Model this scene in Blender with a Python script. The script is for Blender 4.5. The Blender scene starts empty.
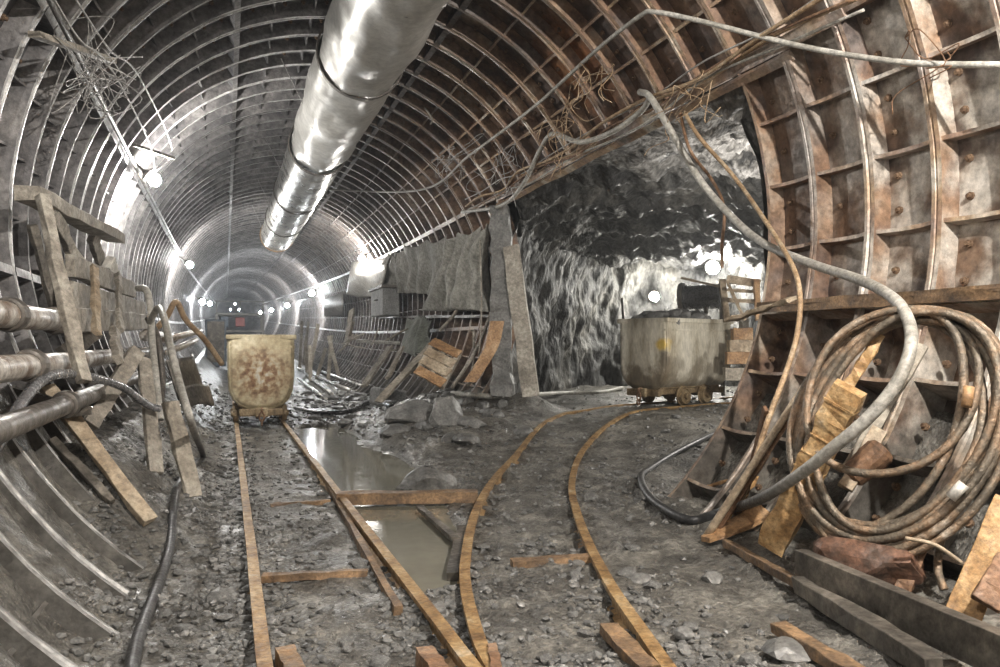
import bpy, math, random
from mathutils import Vector, Matrix, noise
random.seed(7)
sc = bpy.context.scene
col = sc.collection
V = Vector
PI = math.pi

# ------------------------------------------------------------------ survey
# camera at (0,0,1.5); tunnel axis along +y; lens and yaw solved from the rings
F = 800.; U0 = 226.; V0 = 345.; H = 1.5
R = 3.5; CX = 1.68; CZ = 2.634
TH = math.atan((500-U0)/F); CT, ST = math.cos(TH), math.sin(TH)

def ray(u, v):
    a = (u-500)/F; b = (V0-v)/F
    return (a*CT+ST, -a*ST+CT, b)
def zc(u, v, t):                       # a point at a measured distance
    r = ray(u, v); return V((r[0]*t, r[1]*t, H+r[2]*t))
def lvl(u, v, z):                      # a point on a level plane
    r = ray(u, v); t = (z-H)/r[2]; return V((r[0]*t, r[1]*t, z))
def wall(u, v, off=0.):                # a point on the lining, 'off' inside it
    r = ray(u, v); q = R-off
    A = r[0]**2+r[2]**2; B = -2*(r[0]*CX+r[2]*(CZ-H)); K = CX**2+(CZ-H)**2-q*q
    t = (-B+math.sqrt(max(0, B*B-4*A*K)))/2/A
    return V((r[0]*t, r[1]*t, H+r[2]*t))
def rise(y):                           # the tunnel climbs gently beyond y=30
    return .0175*((y-30)+math.sqrt((y-30)**2+100)) - .028
def polar(a, r, y):                    # lining coordinates, a in degrees
    a = math.radians(a)
    return V((CX+r*math.cos(a), y, CZ+r*math.sin(a)+rise(y)))
def sm(t):
    t = max(0., min(1., t)); return t*t*(3-2*t)
def fbm(p, o=4):
    s = 0; a = 1
    for _ in range(o):
        s += a*noise.noise(p); p = p*2.03; a *= .5
    return s

# ------------------------------------------------------------------ materials
def mat(name, stops, scale=4., rough=(.5, .8), metal=0., bump=.3, bscale=None, detail=8., extra=None, spec=.5, coat=0., stretch=None, bdist=.02, grime=.5):
    m = bpy.data.materials.new(name); m.use_nodes = True
    nt = m.node_tree; N = nt.nodes; L = nt.links
    b = N['Principled BSDF']
    tc = N.new('ShaderNodeTexCoord'); src = tc.outputs['Object']
    if stretch:
        mp = N.new('ShaderNodeMapping'); mp.inputs['Scale'].default_value = stretch
        L.new(src, mp.inputs[0]); vec = mp.outputs[0]
    else: vec = src
    n = N.new('ShaderNodeTexNoise'); n.inputs['Scale'].default_value = scale; n.inputs['Detail'].default_value = detail
    n.inputs['Roughness'].default_value = .62
    L.new(vec, n.inputs['Vector'])
    cr = N.new('ShaderNodeValToRGB'); e = cr.color_ramp.elements
    while len(e) < len(stops): e.new(.5)
    for k, (p, c) in enumerate(stops):
        e[k].position = p; e[k].color = (*c, 1)
    L.new(n.outputs['Fac'], cr.inputs[0])
    colr = cr.outputs[0]
    if extra: colr = extra(nt, src, colr)
    if grime:
        g = N.new('ShaderNodeTexNoise'); g.inputs['Scale'].default_value = scale*7; g.inputs['Detail'].default_value = 12; g.inputs['Roughness'].default_value = .72
        L.new(vec, g.inputs['Vector'])
        gr = N.new('ShaderNodeMapRange'); gr.inputs[1].default_value = .34; gr.inputs[2].default_value = .66
        gr.inputs[3].default_value = 1-grime; gr.inputs[4].default_value = 1+grime*.75
        L.new(g.outputs['Fac'], gr.inputs[0])
        mg = N.new('ShaderNodeMix'); mg.data_type = 'RGBA'; mg.blend_type = 'MULTIPLY'; mg.inputs['Factor'].default_value = 1
        L.new(colr, mg.inputs['A']); L.new(gr.outputs[0], mg.inputs['B']); colr = mg.outputs['Result']
    L.new(colr, b.inputs['Base Color'])
    n2 = N.new('ShaderNodeTexNoise'); n2.inputs['Scale'].default_value = (bscale or scale*5); n2.inputs['Detail'].default_value = 6
    L.new(vec, n2.inputs['Vector'])
    mr = N.new('ShaderNodeMapRange'); mr.inputs[1].default_value = .3; mr.inputs[2].default_value = .7
    mr.inputs[3].default_value = rough[0]; mr.inputs[4].default_value = rough[1]
    L.new(n2.outputs['Fac'], mr.inputs[0]); L.new(mr.outputs[0], b.inputs['Roughness'])
    b.inputs['Metallic'].default_value = metal
    b.inputs['Specular IOR Level'].default_value = spec
    if coat: b.inputs['Coat Weight'].default_value = coat; b.inputs['Coat Roughness'].default_value = .25
    if bump:
        bp = N.new('ShaderNodeBump'); bp.inputs['Strength'].default_value = bump; bp.inputs['Distance'].default_value = bdist
        L.new(n2.outputs['Fac'], bp.inputs['Height']); L.new(bp.outputs[0], b.inputs['Normal'])
    return m

def wagon_dirt(nt, src, n):            # brown splashes on the lower tub and down from the rim
    s = nt.nodes.new('ShaderNodeSeparateXYZ'); nt.links.new(src, s.inputs[0])
    z = mth(nt, 'ADD', s.outputs[2], mth(nt, 'MULTIPLY', mth(nt, 'SUBTRACT', n.outputs['Fac'], .5), 2.6))
    e = rng(nt, s.outputs[0], -1.1, -.95, 1., .62)
    return mth(nt, 'MULTIPLY', rng(nt, z, .55, 1.0, .85, 0.), e)
def mix_by(fac_builder, stops2, scale2, then=()):
    """extra(): blends a second mottled colour in with a factor from position"""
    def ex(nt, src, c):
        N = nt.nodes; L = nt.links
        n = N.new('ShaderNodeTexNoise'); n.inputs['Scale'].default_value = scale2; n.inputs['Detail'].default_value = 7
        L.new(src, n.inputs['Vector'])
        cr = N.new('ShaderNodeValToRGB'); e = cr.color_ramp.elements
        while len(e) < len(stops2): e.new(.5)
        for k, (p, cc) in enumerate(stops2):
            e[k].position = p; e[k].color = (*cc, 1)
        L.new(n.outputs['Fac'], cr.inputs[0])
        mx = N.new('ShaderNodeMix'); mx.data_type = 'RGBA'
        L.new(fac_builder(nt, src, n), mx.inputs['Factor'])
        L.new(c, mx.inputs['A']); L.new(cr.outputs[0], mx.inputs['B'])
        r = mx.outputs['Result']
        for t in then: r = mix_by(*t)(nt, src, r)
        return r
    return ex
def rng(nt, val, a, b, c=0., d=1.):
    m = nt.nodes.new('ShaderNodeMapRange'); m.interpolation_type = 'SMOOTHSTEP'
    for i, q in zip((1, 2, 3, 4), (a, b, c, d)): m.inputs[i].default_value = q
    nt.links.new(val, m.inputs[0]); return m.outputs[0]
def mth(nt, op, a, b):
    m = nt.nodes.new('ShaderNodeMath'); m.operation = op
    for i, q in enumerate((a, b)):
        if isinstance(q, (int, float)): m.inputs[i].default_value = q
        else: nt.links.new(q, m.inputs[i])
    return m.outputs[0]
def rust_zone(nt, src, n):             # iron rusted on the right-hand side near the side drift
    s = nt.nodes.new('ShaderNodeSeparateXYZ'); nt.links.new(src, s.inputs[0])
    x = rng(nt, s.outputs[0], 1.6, 4.2); y = rng(nt, s.outputs[1], 14., 24., 1., .25)
    f = mth(nt, 'MULTIPLY', x, y)
    w = rng(nt, n.outputs['Fac'], .3, .7, .55, 1.25)
    return mth(nt, 'MULTIPLY', f, w)
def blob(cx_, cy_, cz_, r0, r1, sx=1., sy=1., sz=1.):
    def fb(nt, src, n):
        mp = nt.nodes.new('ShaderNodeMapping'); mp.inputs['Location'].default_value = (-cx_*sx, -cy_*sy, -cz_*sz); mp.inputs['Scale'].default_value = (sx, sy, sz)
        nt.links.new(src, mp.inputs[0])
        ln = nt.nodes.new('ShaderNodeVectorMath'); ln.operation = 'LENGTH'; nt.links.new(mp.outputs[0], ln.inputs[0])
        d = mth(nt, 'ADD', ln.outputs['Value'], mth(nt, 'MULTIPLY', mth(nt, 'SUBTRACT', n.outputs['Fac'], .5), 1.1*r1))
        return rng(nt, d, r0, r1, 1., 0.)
    return fb

M = {}
def chain(*fs):
    def ex(nt, src, c):
        for f in fs: c = f(nt, src, c)
        return c
    return ex
def mud_zone(nt, src, n):              # dried muck caked on the lower lining
    s = nt.nodes.new('ShaderNodeSeparateXYZ'); nt.links.new(src, s.inputs[0])
    z = mth(nt, 'ADD', s.outputs[2], mth(nt, 'MULTIPLY', mth(nt, 'SUBTRACT', n.outputs['Fac'], .5), 1.6))
    return mth(nt, 'MULTIPLY', rng(nt, z, .5, 1.35, 1., 0.), .92)
def mud_edge(nt, src, n): return mth(nt, 'MULTIPLY', mud_zone(nt, src, n), .6)
def lime_zone(nt, src, n):             # pale lime wash on the nearest right-hand rings
    s = nt.nodes.new('ShaderNodeSeparateXYZ'); nt.links.new(src, s.inputs[0])
    y = rng(nt, s.outputs[1], 4.6, 7.2, 1., 0.); x = rng(nt, s.outputs[0], 3., 4.4)
    return mth(nt, 'MULTIPLY', mth(nt, 'MULTIPLY', x, y), rng(nt, n.outputs['Fac'], .38, .6, 0., .85))
MUDC = [(.3, (.05, .047, .042)), (.6, (.12, .113, .1)), (.8, (.2, .19, .17))]
ORNG = [(.3, (.12, .045, .015)), (.55, (.34, .13, .035)), (.75, (.42, .2, .07))]
LIME = [(.3, (.3, .26, .21)), (.5, (.5, .46, .4)), (.75, (.68, .65, .6))]
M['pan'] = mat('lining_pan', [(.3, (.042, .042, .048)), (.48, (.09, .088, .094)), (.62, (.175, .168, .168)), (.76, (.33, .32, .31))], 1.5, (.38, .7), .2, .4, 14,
               extra=chain(mix_by(rust_zone, [(.3, (.04, .022, .014)), (.5, (.105, .058, .034)), (.63, (.19, .125, .085)), (.76, (.34, .28, .22))], 1.7), mix_by(blob(4.25, 9.6, 5.0, .2, 1.1), ORNG, 3.), mix_by(lime_zone, LIME, 2.3), mix_by(mud_zone, MUDC, 3.)))
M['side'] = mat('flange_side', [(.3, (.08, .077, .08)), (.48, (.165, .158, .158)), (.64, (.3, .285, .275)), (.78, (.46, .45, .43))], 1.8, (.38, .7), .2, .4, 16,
               extra=chain(mix_by(rust_zone, [(.3, (.065, .033, .018)), (.46, (.18, .092, .048)), (.58, (.29, .19, .125)), (.72, (.47, .41, .34))], 1.9), mix_by(lime_zone, LIME, 2.1), mix_by(mud_zone, MUDC, 3.)))
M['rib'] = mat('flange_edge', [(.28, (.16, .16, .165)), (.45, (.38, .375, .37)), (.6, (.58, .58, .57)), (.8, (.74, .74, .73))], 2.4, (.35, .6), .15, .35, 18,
               extra=chain(mix_by(rust_zone, [(.3, (.1, .05, .025)), (.45, (.26, .135, .068)), (.57, (.4, .29, .19)), (.7, (.66, .62, .55))], 1.7), mix_by(lime_zone, LIME, 2.), mix_by(mud_edge, MUDC, 3.)))
M['bolt'] = mat('rusty_bolt', [(.3, (.09, .05, .03)), (.7, (.24, .16, .1))], 14, (.5, .8), .3, .3)
M['rock'] = mat('wet_rock', [(.3, (.025, .025, .026)), (.48, (.062, .062, .06)), (.62, (.11, .107, .098)), (.73, (.18, .172, .155)), (.84, (.3, .29, .265))], 1.1, (.4, .85), 0, 1., 7, detail=14,
                extra=mix_by(blob(7.4, 8.6, 4.3, 1.0, 3.4), [(.36, (.06, .06, .06)), (.45, (.33, .32, .3)), (.54, (.74, .72, .7))], 4.2), coat=0, stretch=(1.2, 1.2, .6), bdist=.09, spec=.3, grime=.6)  # pale deposit on the drift roof front, whitened further to stand in for lamplight
M['mud'] = mat('wet_mud', [(.3, (.042, .039, .034)), (.48, (.105, .099, .087)), (.64, (.2, .19, .166)), (.8, (.31, .295, .26))], 2.3, (.22, .75), 0, 1., 34, detail=12, coat=.14, bdist=.035, grime=.65)
M['gravel'] = mat('broken_rock', [(.3, (.055, .055, .053)), (.55, (.15, .148, .14)), (.75, (.32, .315, .3))], 3.5, (.3, .7), 0, .5, 20, coat=.06)
M['boulder'] = mat('grey_boulder', [(.3, (.08, .08, .077)), (.5, (.17, .168, .16)), (.75, (.3, .295, .28))], 3.5, (.4, .7), 0, .9, 9)
M['water'] = mat('muddy_water', [(.3, (.15, .143, .112)), (.7, (.215, .205, .165))], 1.2, (.04, .09), 0, .03, 5, spec=.4, grime=.1)
M['rail'] = mat('rusty_rail', [(.3, (.11, .06, .028)), (.46, (.27, .16, .065)), (.6, (.4, .27, .13)), (.74, (.52, .45, .34))], 5, (.35, .7), .25, .3, 30)
M['tie'] = mat('rusty_tie', [(.3, (.07, .05, .037)), (.5, (.18, .115, .065)), (.7, (.34, .215, .115))], 6, (.4, .75), .1, .4, 30)
M['galv'] = mat('galvanised_sheet', [(.3, (.42, .41, .385)), (.5, (.56, .55, .52)), (.7, (.7, .69, .66))], 1.3, (.2, .42), .65, .2, 3.2, grime=.3)
M['wrap'] = mat('grey_duct_sheet', [(.3, (.36, .35, .325)), (.5, (.5, .49, .46)), (.7, (.62, .61, .58))], 1.4, (.28, .48), .4, .3, 3.5, grime=.25)
M['band'] = mat('dark_band', [(.3, (.06, .055, .05)), (.7, (.16, .14, .12))], 9, (.4, .7), .4, .2)
M['wood'] = mat('old_plank', [(.3, (.17, .145, .115)), (.5, (.33, .295, .24)), (.7, (.5, .46, .39))], 2.2, (.55, .85), 0, .5, 9, stretch=None)
M['greywood'] = mat('grey_plank', [(.3, (.15, .133, .108)), (.5, (.29, .262, .22)), (.7, (.46, .43, .37))], 3, (.55, .85), 0, .6, 14, stretch=None)
M['tanwood'] = mat('tan_plank', [(.3, (.2, .145, .09)), (.5, (.36, .285, .2)), (.7, (.52, .44, .33))], 3, (.5, .8), 0, .4, 14)
M['ochre'] = mat('ochre_timber', [(.28, (.12, .065, .03)), (.44, (.33, .19, .075)), (.58, (.5, .34, .17)), (.74, (.6, .52, .4))], 5, (.5, .8), 0, .7, 16)
M['orangewood'] = mat('orange_board', [(.3, (.16, .085, .04)), (.5, (.36, .21, .1)), (.7, (.52, .37, .23))], 4, (.5, .8), 0, .5, 16)
M['rust'] = mat('rust_steel', [(.3, (.08, .045, .025)), (.5, (.2, .11, .06)), (.7, (.34, .23, .15))], 5, (.45, .8), .2, .5, 22)
M['sludge'] = mat('red_sludge', [(.3, (.045, .035, .027)), (.5, (.11, .06, .04)), (.66, (.2, .1, .06)), (.8, (.16, .15, .1))], 6, (.3, .7), 0, .8, 14)
M['rope'] = mat('wire_rope', [(.28, (.07, .06, .048)), (.45, (.17, .14, .105)), (.56, (.26, .175, .11)), (.72, (.48, .43, .36))], 3.2, (.35, .65), .35, .5, 60)
M['hose'] = mat('dusty_hose', [(.3, (.24, .225, .195)), (.5, (.4, .385, .345)), (.75, (.58, .565, .53))], 3, (.4, .7), 0, .3, 30)
M['black'] = mat('black_rubber', [(.3, (.014, .014, .015)), (.7, (.05, .05, .052))], 4, (.18, .4), 0, .25, 30, coat=.3)
def hose_blend(nt, src, n):
    s = nt.nodes.new('ShaderNodeSeparateXYZ'); nt.links.new(src, s.inputs[0])
    return rng(nt, s.outputs[2], .25, 1.0, 1., 0.)
M['hose_mud'] = mat('hose_black_below', [(.3, (.22, .205, .175)), (.5, (.36, .345, .31)), (.75, (.52, .5, .46))], 3, (.3, .6), 0, .3, 30,
                    extra=mix_by(hose_blend, [(.3, (.015, .015, .016)), (.7, (.05, .05, .05))], 5))
M['silver'] = mat('shiny_cable', [(.3, (.1, .1, .105)), (.7, (.3, .3, .31))], 4, (.15, .35), .4, .25, 30)
M['wire'] = mat('grey_wire', [(.3, (.28, .27, .26)), (.7, (.5, .49, .47))], 5, (.4, .6), .2, .1)
M['brownwire'] = mat('brown_strip', [(.3, (.2, .12, .06)), (.5, (.38, .26, .15)), (.7, (.52, .42, .3))], 6, (.5, .8), 0, .4, 30)
M['pipe'] = mat('grimy_pipe', [(.34, (.11, .065, .04)), (.44, (.24, .19, .15)), (.54, (.42, .39, .35)), (.7, (.66, .64, .61))], 4.2, (.3, .6), .2, .3, 14)
M['darkpipe'] = mat('dark_pipe', [(.3, (.05, .043, .036)), (.55, (.13, .115, .1)), (.75, (.32, .3, .27))], 2.6, (.3, .6), .3, .3, 14)
M['tarp'] = mat('dirty_canvas', [(.3, (.2, .195, .17)), (.5, (.32, .31, .275)), (.7, (.44, .43, .39))], 2., (.6, .9), 0, .3, 30)
M['green'] = mat('green_canvas', [(.3, (.12, .13, .11)), (.7, (.25, .26, .22))], 2., (.6, .9), 0, .3, 30)
M['sheet'] = mat('pale_sheet', [(.3, (.5, .47, .42)), (.7, (.68, .66, .61))], 1.6, (.4, .7), .1, .2)
M['concrete'] = mat('concrete', [(.3, (.2, .2, .195)), (.7, (.38, .38, .37))], 4, (.6, .9), 0, .5)
M['steel'] = mat('dirty_steel', [(.3, (.055, .05, .044)), (.5, (.125, .112, .095)), (.7, (.27, .24, .2))], 3, (.3, .6), .4, .4, 18)
M['wagon_a'] = mat('wagon_paint_front', [(.3, (.24, .19, .11)), (.5, (.4, .335, .21)), (.72, (.56, .5, .35))], 2.4, (.4, .7), .1, .25, 16, grime=.25, 
                   extra=mix_by(blob(-1.1, 0, .95, .1, .75, 1, 1, 1.0), [(.32, (.1, .05, .025)), (.46, (.2, .105, .05)), (.55, (.36, .27, .16)), (.66, (.5, .47, .4))], 9))
M['wagon_b'] = mat('wagon_paint_side', [(.3, (.2, .165, .11)), (.42, (.4, .355, .27)), (.54, (.6, .56, .46)), (.75, (.7, .66, .57))], 1.9, (.35, .65), .1, .25, 16, grime=.25, stretch=(1.4, 1.4, .5),
                   extra=mix_by(blob(-1.05, -.47, 1.17, .08, .19, 1, 1, 1), [(.3, (.5, .33, .06)), (.7, (.62, .46, .14))], 5, [(wagon_dirt, [(.3, (.09, .07, .045)), (.7, (.22, .17, .11))], 3)]))
M['wagon_iron'] = mat('wagon_iron', [(.3, (.1, .07, .04)), (.5, (.25, .18, .1)), (.7, (.4, .32, .2))], 5, (.4, .75), .2, .4, 25)
M['redpaint'] = mat('red_paint', [(.3, (.3, .05, .04)), (.7, (.42, .1, .08))], 3, (.4, .6))
M['bluepaint'] = mat('blue_grey_paint', [(.3, (.1, .13, .17)), (.7, (.2, .24, .28))], 3, (.4, .6))
def emit(name, c, s):
    m = bpy.data.materials.new(name); m.use_nodes = True
    b = m.node_tree.nodes['Principled BSDF']; b.inputs['Base Color'].default_value = (*c, 1)
    b.inputs['Emission Color'].default_value = (*c, 1); b.inputs['Emission Strength'].default_value = s
    return m
LAMP_GAIN = 2.1; HAZE = .0013
M['bulb'] = emit('lit_bulb', (1, .97, .92), 620*LAMP_GAIN)
M['bulb_far'] = emit('lit_far_bulb', (.93, .97, 1), 430*LAMP_GAIN)
M['bulb_drift'] = emit('lit_drift_bulb', (1, .96, .86), 190*LAMP_GAIN)
M['bulb_drift2'] = emit('lit_drift_bulb_bright', (1, .97, .9), 520*LAMP_GAIN)
M['bulb_blue'] = emit('lit_blue_bulb', (.75, .87, 1), 60)

# ------------------------------------------------------------------ mesh builder
class MB:
    def __init__(s): s.v = []; s.f = []; s.m = []; s.mi = 0; s.smooth = []
    def add(s, vs, fs, smooth=False):
        o = len(s.v); s.v.extend(V(p) for p in vs)
        for f in fs: s.f.append([o+i for i in f]); s.m.append(s.mi); s.smooth.append(smooth)
        return s
    def box(s, c, size, rot=None):
        c = V(c); hx, hy, hz = (q/2 for q in size)
        vs = [V((x, y, z)) for x in (-hx, hx) for y in (-hy, hy) for z in (-hz, hz)]
        if rot: vs = [rot @ p for p in vs]
        return s.add([c+p for p in vs], [(0, 1, 3, 2), (4, 6, 7, 5), (0, 4, 5, 1), (2, 3, 7, 6), (0, 2, 6, 4), (1, 5, 7, 3)])
    def board(s, p0, p1, w, t, face=(0, -1, 0), n=6, jit=.006, taper=1., twist=0.):
        """a worn plank from p0 to p1: width w across, thickness t along 'face'"""
        p0 = V(p0); p1 = V(p1); d = (p1-p0).normalized()
        f = V(face); f = (f-d*f.dot(d))
        if f.length < 1e-4: f = d.orthogonal()
        f.normalize(); sd = d.cross(f)
        vs = []
        for i in range(n+1):
            k = i/n; ww = w*(1+(taper-1)*k)
            rot = Matrix.Rotation(twist*k, 3, d)
            c = p0.lerp(p1, k)
            for a, b in ((-1, -1), (1, -1), (1, 1), (-1, 1)):
                j = V((random.uniform(-jit, jit), random.uniform(-jit, jit), random.uniform(-jit, jit)))
                vs.append(c + rot @ (sd*(a*ww/2) + f*(b*t/2)) + j)
        fs = [(3, 2, 1, 0), tuple(4*n+q for q in (0, 1, 2, 3))]
        for i in range(n):
            for q in range(4):
                r = (q+1) % 4; fs.append((4*i+q, 4*i+r, 4*i+4+r, 4*i+4+q))
        return s.add(vs, fs)
    def tube(s, pts, r, seg=10, closed=False, lobes=0, twist=0., caps=True, rfun=None):
        pts = [V(p) for p in pts]; n = len(pts)
        vs = []; up = None; L = 0.
        for i, p in enumerate(pts):
            a = pts[(i-1) % n] if (closed or i > 0) else p
            b = pts[(i+1) % n] if (closed or i < n-1) else p
            t = (b-a).normalized()
            up = t.orthogonal().normalized() if up is None else (up-t*up.dot(t)).normalized()
            bn = t.cross(up)
            if i: L += (p-pts[i-1]).length
            rr = rfun(i/(n-1)) if rfun else r
            for k in range(seg):
                an = 2*PI*k/seg
                q = rr*(1+.13*math.cos(lobes*an+twist*L)) if lobes else rr
                vs.append(p+up*(q*math.cos(an))+bn*(q*math.sin(an)))
        fs = []
        for i in range(n if closed else n-1):
            j = (i+1) % n
            for k in range(seg):
                l = (k+1) % seg; fs.append((i*seg+k, i*seg+l, j*seg+l, j*seg+k))
        s.add(vs, fs, True)
        if caps and not closed:
            o = len(s.v)-len(vs)
            for f in ([o+k for k in reversed(range(seg))], [o+(n-1)*seg+k for k in range(seg)]):
                s.f.append(f); s.m.append(s.mi); s.smooth.append(False)
        return s
    def lathe(s, prof, c, axis, seg=20):
        """prof: (along, radius) turned about an axis through c"""
        c = V(c); ax = V(axis).normalized(); u = ax.orthogonal().normalized(); w = ax.cross(u)
        vs = []; n = len(prof)
        for (h, r) in prof:
            for k in range(seg):
                an = 2*PI*k/seg; vs.append(c+ax*h+u*(r*math.cos(an))+w*(r*math.sin(an)))
        fs = [tuple(reversed(range(seg))), tuple((n-1)*seg+k for k in range(seg))]
        for i in range(n-1):
            for k in range(seg):
                l = (k+1) % seg; fs.append((i*seg+k, i*seg+l, (i+1)*seg+l, (i+1)*seg+k))
        return s.add(vs, fs)
    def prism(s, poly, ext):
        n = len(poly); e = V(ext); vs = [V(p) for p in poly]+[V(p)+e for p in poly]
        fs = [tuple(reversed(range(n))), tuple(range(n, 2*n))]+[(i, (i+1) % n, n+(i+1) % n, n+i) for i in range(n)]
        return s.add(vs, fs)
    def grid(s, P, nx, ny, smooth=True):
        vs = [P(i/(nx-1), j/(ny-1)) for j in range(ny) for i in range(nx)]
        return s.add(vs, [(j*nx+i, j*nx+i+1, (j+1)*nx+i+1, (j+1)*nx+i) for j in range(ny-1) for i in range(nx-1)], smooth)
    def build(s, name, mats, parent=None, base=None, bevel=0., solid=0., sub=0):
        if not isinstance(mats, (list, tuple)): mats = [mats]
        org = V((0, 0, 0))
        if base is not None: org = V(base)
        off = org if parent is None else world(parent)
        me = bpy.data.meshes.new(name)
        me.from_pydata([tuple(p-off) for p in s.v], [], s.f)
        for m in mats: me.materials.append(m)
        me.polygons.foreach_set('material_index', s.m); me.polygons.foreach_set('use_smooth', s.smooth)
        me.update()
        o = bpy.data.objects.new(name, me); col.objects.link(o)
        if parent is None: o.location = org
        else: o.parent = parent
        if solid: q = o.modifiers.new('s', 'SOLIDIFY'); q.thickness = solid; q.offset = 0
        if bevel: q = o.modifiers.new('b', 'BEVEL'); q.width = bevel; q.segments = 2; q.limit_method = 'ANGLE'; q.angle_limit = .7
        return o
def world(o):
    p = V((0, 0, 0))
    while o: p = p+o.location; o = o.parent
    return p
def tag(o, label, cat, group=None, kind=None):
    if label: o['label'] = label
    if cat: o['category'] = cat
    if group: o['group'] = group
    if kind: o['kind'] = kind
    return o
def struct(o): o['kind'] = 'structure'; return o
def empty(name, loc, label, cat, group=None, rz=0.):
    o = bpy.data.objects.new(name, None); col.objects.link(o); o.location = loc; o.rotation_euler.z = rz
    o.empty_display_size = .1
    return tag(o, label, cat, group)
def base_of(mb):
    zs = min(p.z for p in mb.v); n = len(mb.v)
    return V((sum(p.x for p in mb.v)/n, sum(p.y for p in mb.v)/n, zs))
def one(name, mb, m, label, cat, group=None, **k):
    return tag(mb.build(name, m, base=base_of(mb), **k), label, cat, group)
def spline(pts, n=12):
    pts = [V(p) for p in pts]; out = []
    q = [pts[0]*2-pts[1]]+pts+[pts[-1]*2-pts[-2]]
    for i in range(1, len(q)-2):
        a, b, c, d = q[i-1:i+3]
        for k in range(n):
            t = k/n
            out.append(.5*((2*b)+(c-a)*t+(2*a-5*b+4*c-d)*t*t+(3*b-a-3*c+d)*t**3))
    out.append(pts[-1]); return out

# ------------------------------------------------------------------ ground shape
PUD = [lvl(318, 428, -.1), lvl(352, 452, -.1), lvl(385, 490, -.1), lvl(412, 540, -.1), lvl(432, 585, -.1)]
PUW = [.42, .6, .52, .36, .2]
def pud(x, y):
    best = 9.
    for i in range(len(PUD)-1):
        a, b = PUD[i], PUD[i+1]; dx, dy = b.x-a.x, b.y-a.y
        t = max(0., min(1., ((x-a.x)*dx+(y-a.y)*dy)/(dx*dx+dy*dy)))
        best = min(best, math.hypot(x-a.x-t*dx, y-a.y-t*dy)/(PUW[i]*(1-t)+PUW[i+1]*t))
    return best
def invert(x, r):
    d = r*r-(x-CX)**2
    return CZ-math.sqrt(d) if d > 0 else 9.
def gz0(x, y):
    z = -.085
    t = sm((-.02-x)/1.15)
    z += t*(.05+.72*sm((y-6.0)/1.3))
    if x < 0: z = max(z, min(invert(x, R+.06+.085*noise.noise(V((x*1.7, y*1.4, 2)))), 1.15))
    drift = sm((x-3.4)/4.)*sm((y-7.5)/4.)
    z += .36*drift
    z += .55*math.exp(-((x-4.3)/1.1)**2-((y-15.8)/3.)**2)
    z += .36*math.exp(-((x-5.3)/.6)**2-((y-14.)/.6)**2)
    z += .25*math.exp(-((x-3.2)/.9)**2-((y-13.)/1.6)**2)
    if y < 6.9 or (y > 14.2 and x < 4.75):
        if 3.2 < x < 5.3: z = max(z, min(invert(x, R+(.3 if y < 6.9 else .1)), .9))
    if y < 6.9: z += .1*sm((x-3.3)/.8)
    return z
def gz(x, y):
    z = gz0(x, y)
    rough = 1.
    # the track beds are trodden flatter
    if -.1 < x < 1.35: rough = .6
    n = fbm(V((x*.9, y*.9, 3.)), 3)*.05 + fbm(V((x*4.2, y*4.2, 1.)), 4)*.036*rough
    c = noise.voronoi(V((x*7, y*7, 0)))[0]
    n += (c[1]-c[0]-.25)*.05*rough*(.6+noise.noise(V((x*1.3, y*1.3, 9))))
    p = pud(x, y)
    z += n*(1 if p > 1.3 else .5)
    if p < 1.35: z -= .1*sm((1.35-p)/.5)
    return z + rise(y)
def gnd(u, v, lift=0.):
    r = ray(u, v); t = 2.
    prev = t
    while t < 60:
        if H+r[2]*t < gz0(r[0]*t, r[1]*t)+rise(r[1]*t)+lift: break
        prev = t; t += .03
    return V((r[0]*t, r[1]*t, gz0(r[0]*t, r[1]*t)+rise(r[1]*t)+lift))

def gp(u, v, lift=0.):
    p = gnd(u, v); p.z = gz(p.x, p.y)+lift; return p
def build_floor():
    xs = []; x = -2.6
    while x < 4.6: xs.append(x); x += .032
    while x < 24: xs.append(x); x += .13
    ys = []; y = 1.2
    while y < 10: ys.append(y); y += .034
    while y < 32: ys.append(y); y += .034+(y-10)*.008
    while y < 158: ys.append(y); y += 3.
    ys = [-6., -3., 0.]+ys
    mb = MB(); nx = len(xs)
    vs = []
    for y in ys:
        for x in xs:
            vs.append((x, y, gz(x, y) if y < 32 else gz0(min(max(x, -1.), 4.4), y)+rise(y)))
    fs = []
    for j in range(len(ys)-1):
        for i in range(nx-1):
            x, y = xs[i], ys[j]
            if x > 5.6 and (y < 5.5 or y > 30): continue
            fs.append((j*nx+i, j*nx+i+1, (j+1)*nx+i+1, (j+1)*nx+i))
    mb.add(vs, fs, True)
    struct(mb.build('floor', M['mud']))
build_floor()

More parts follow.
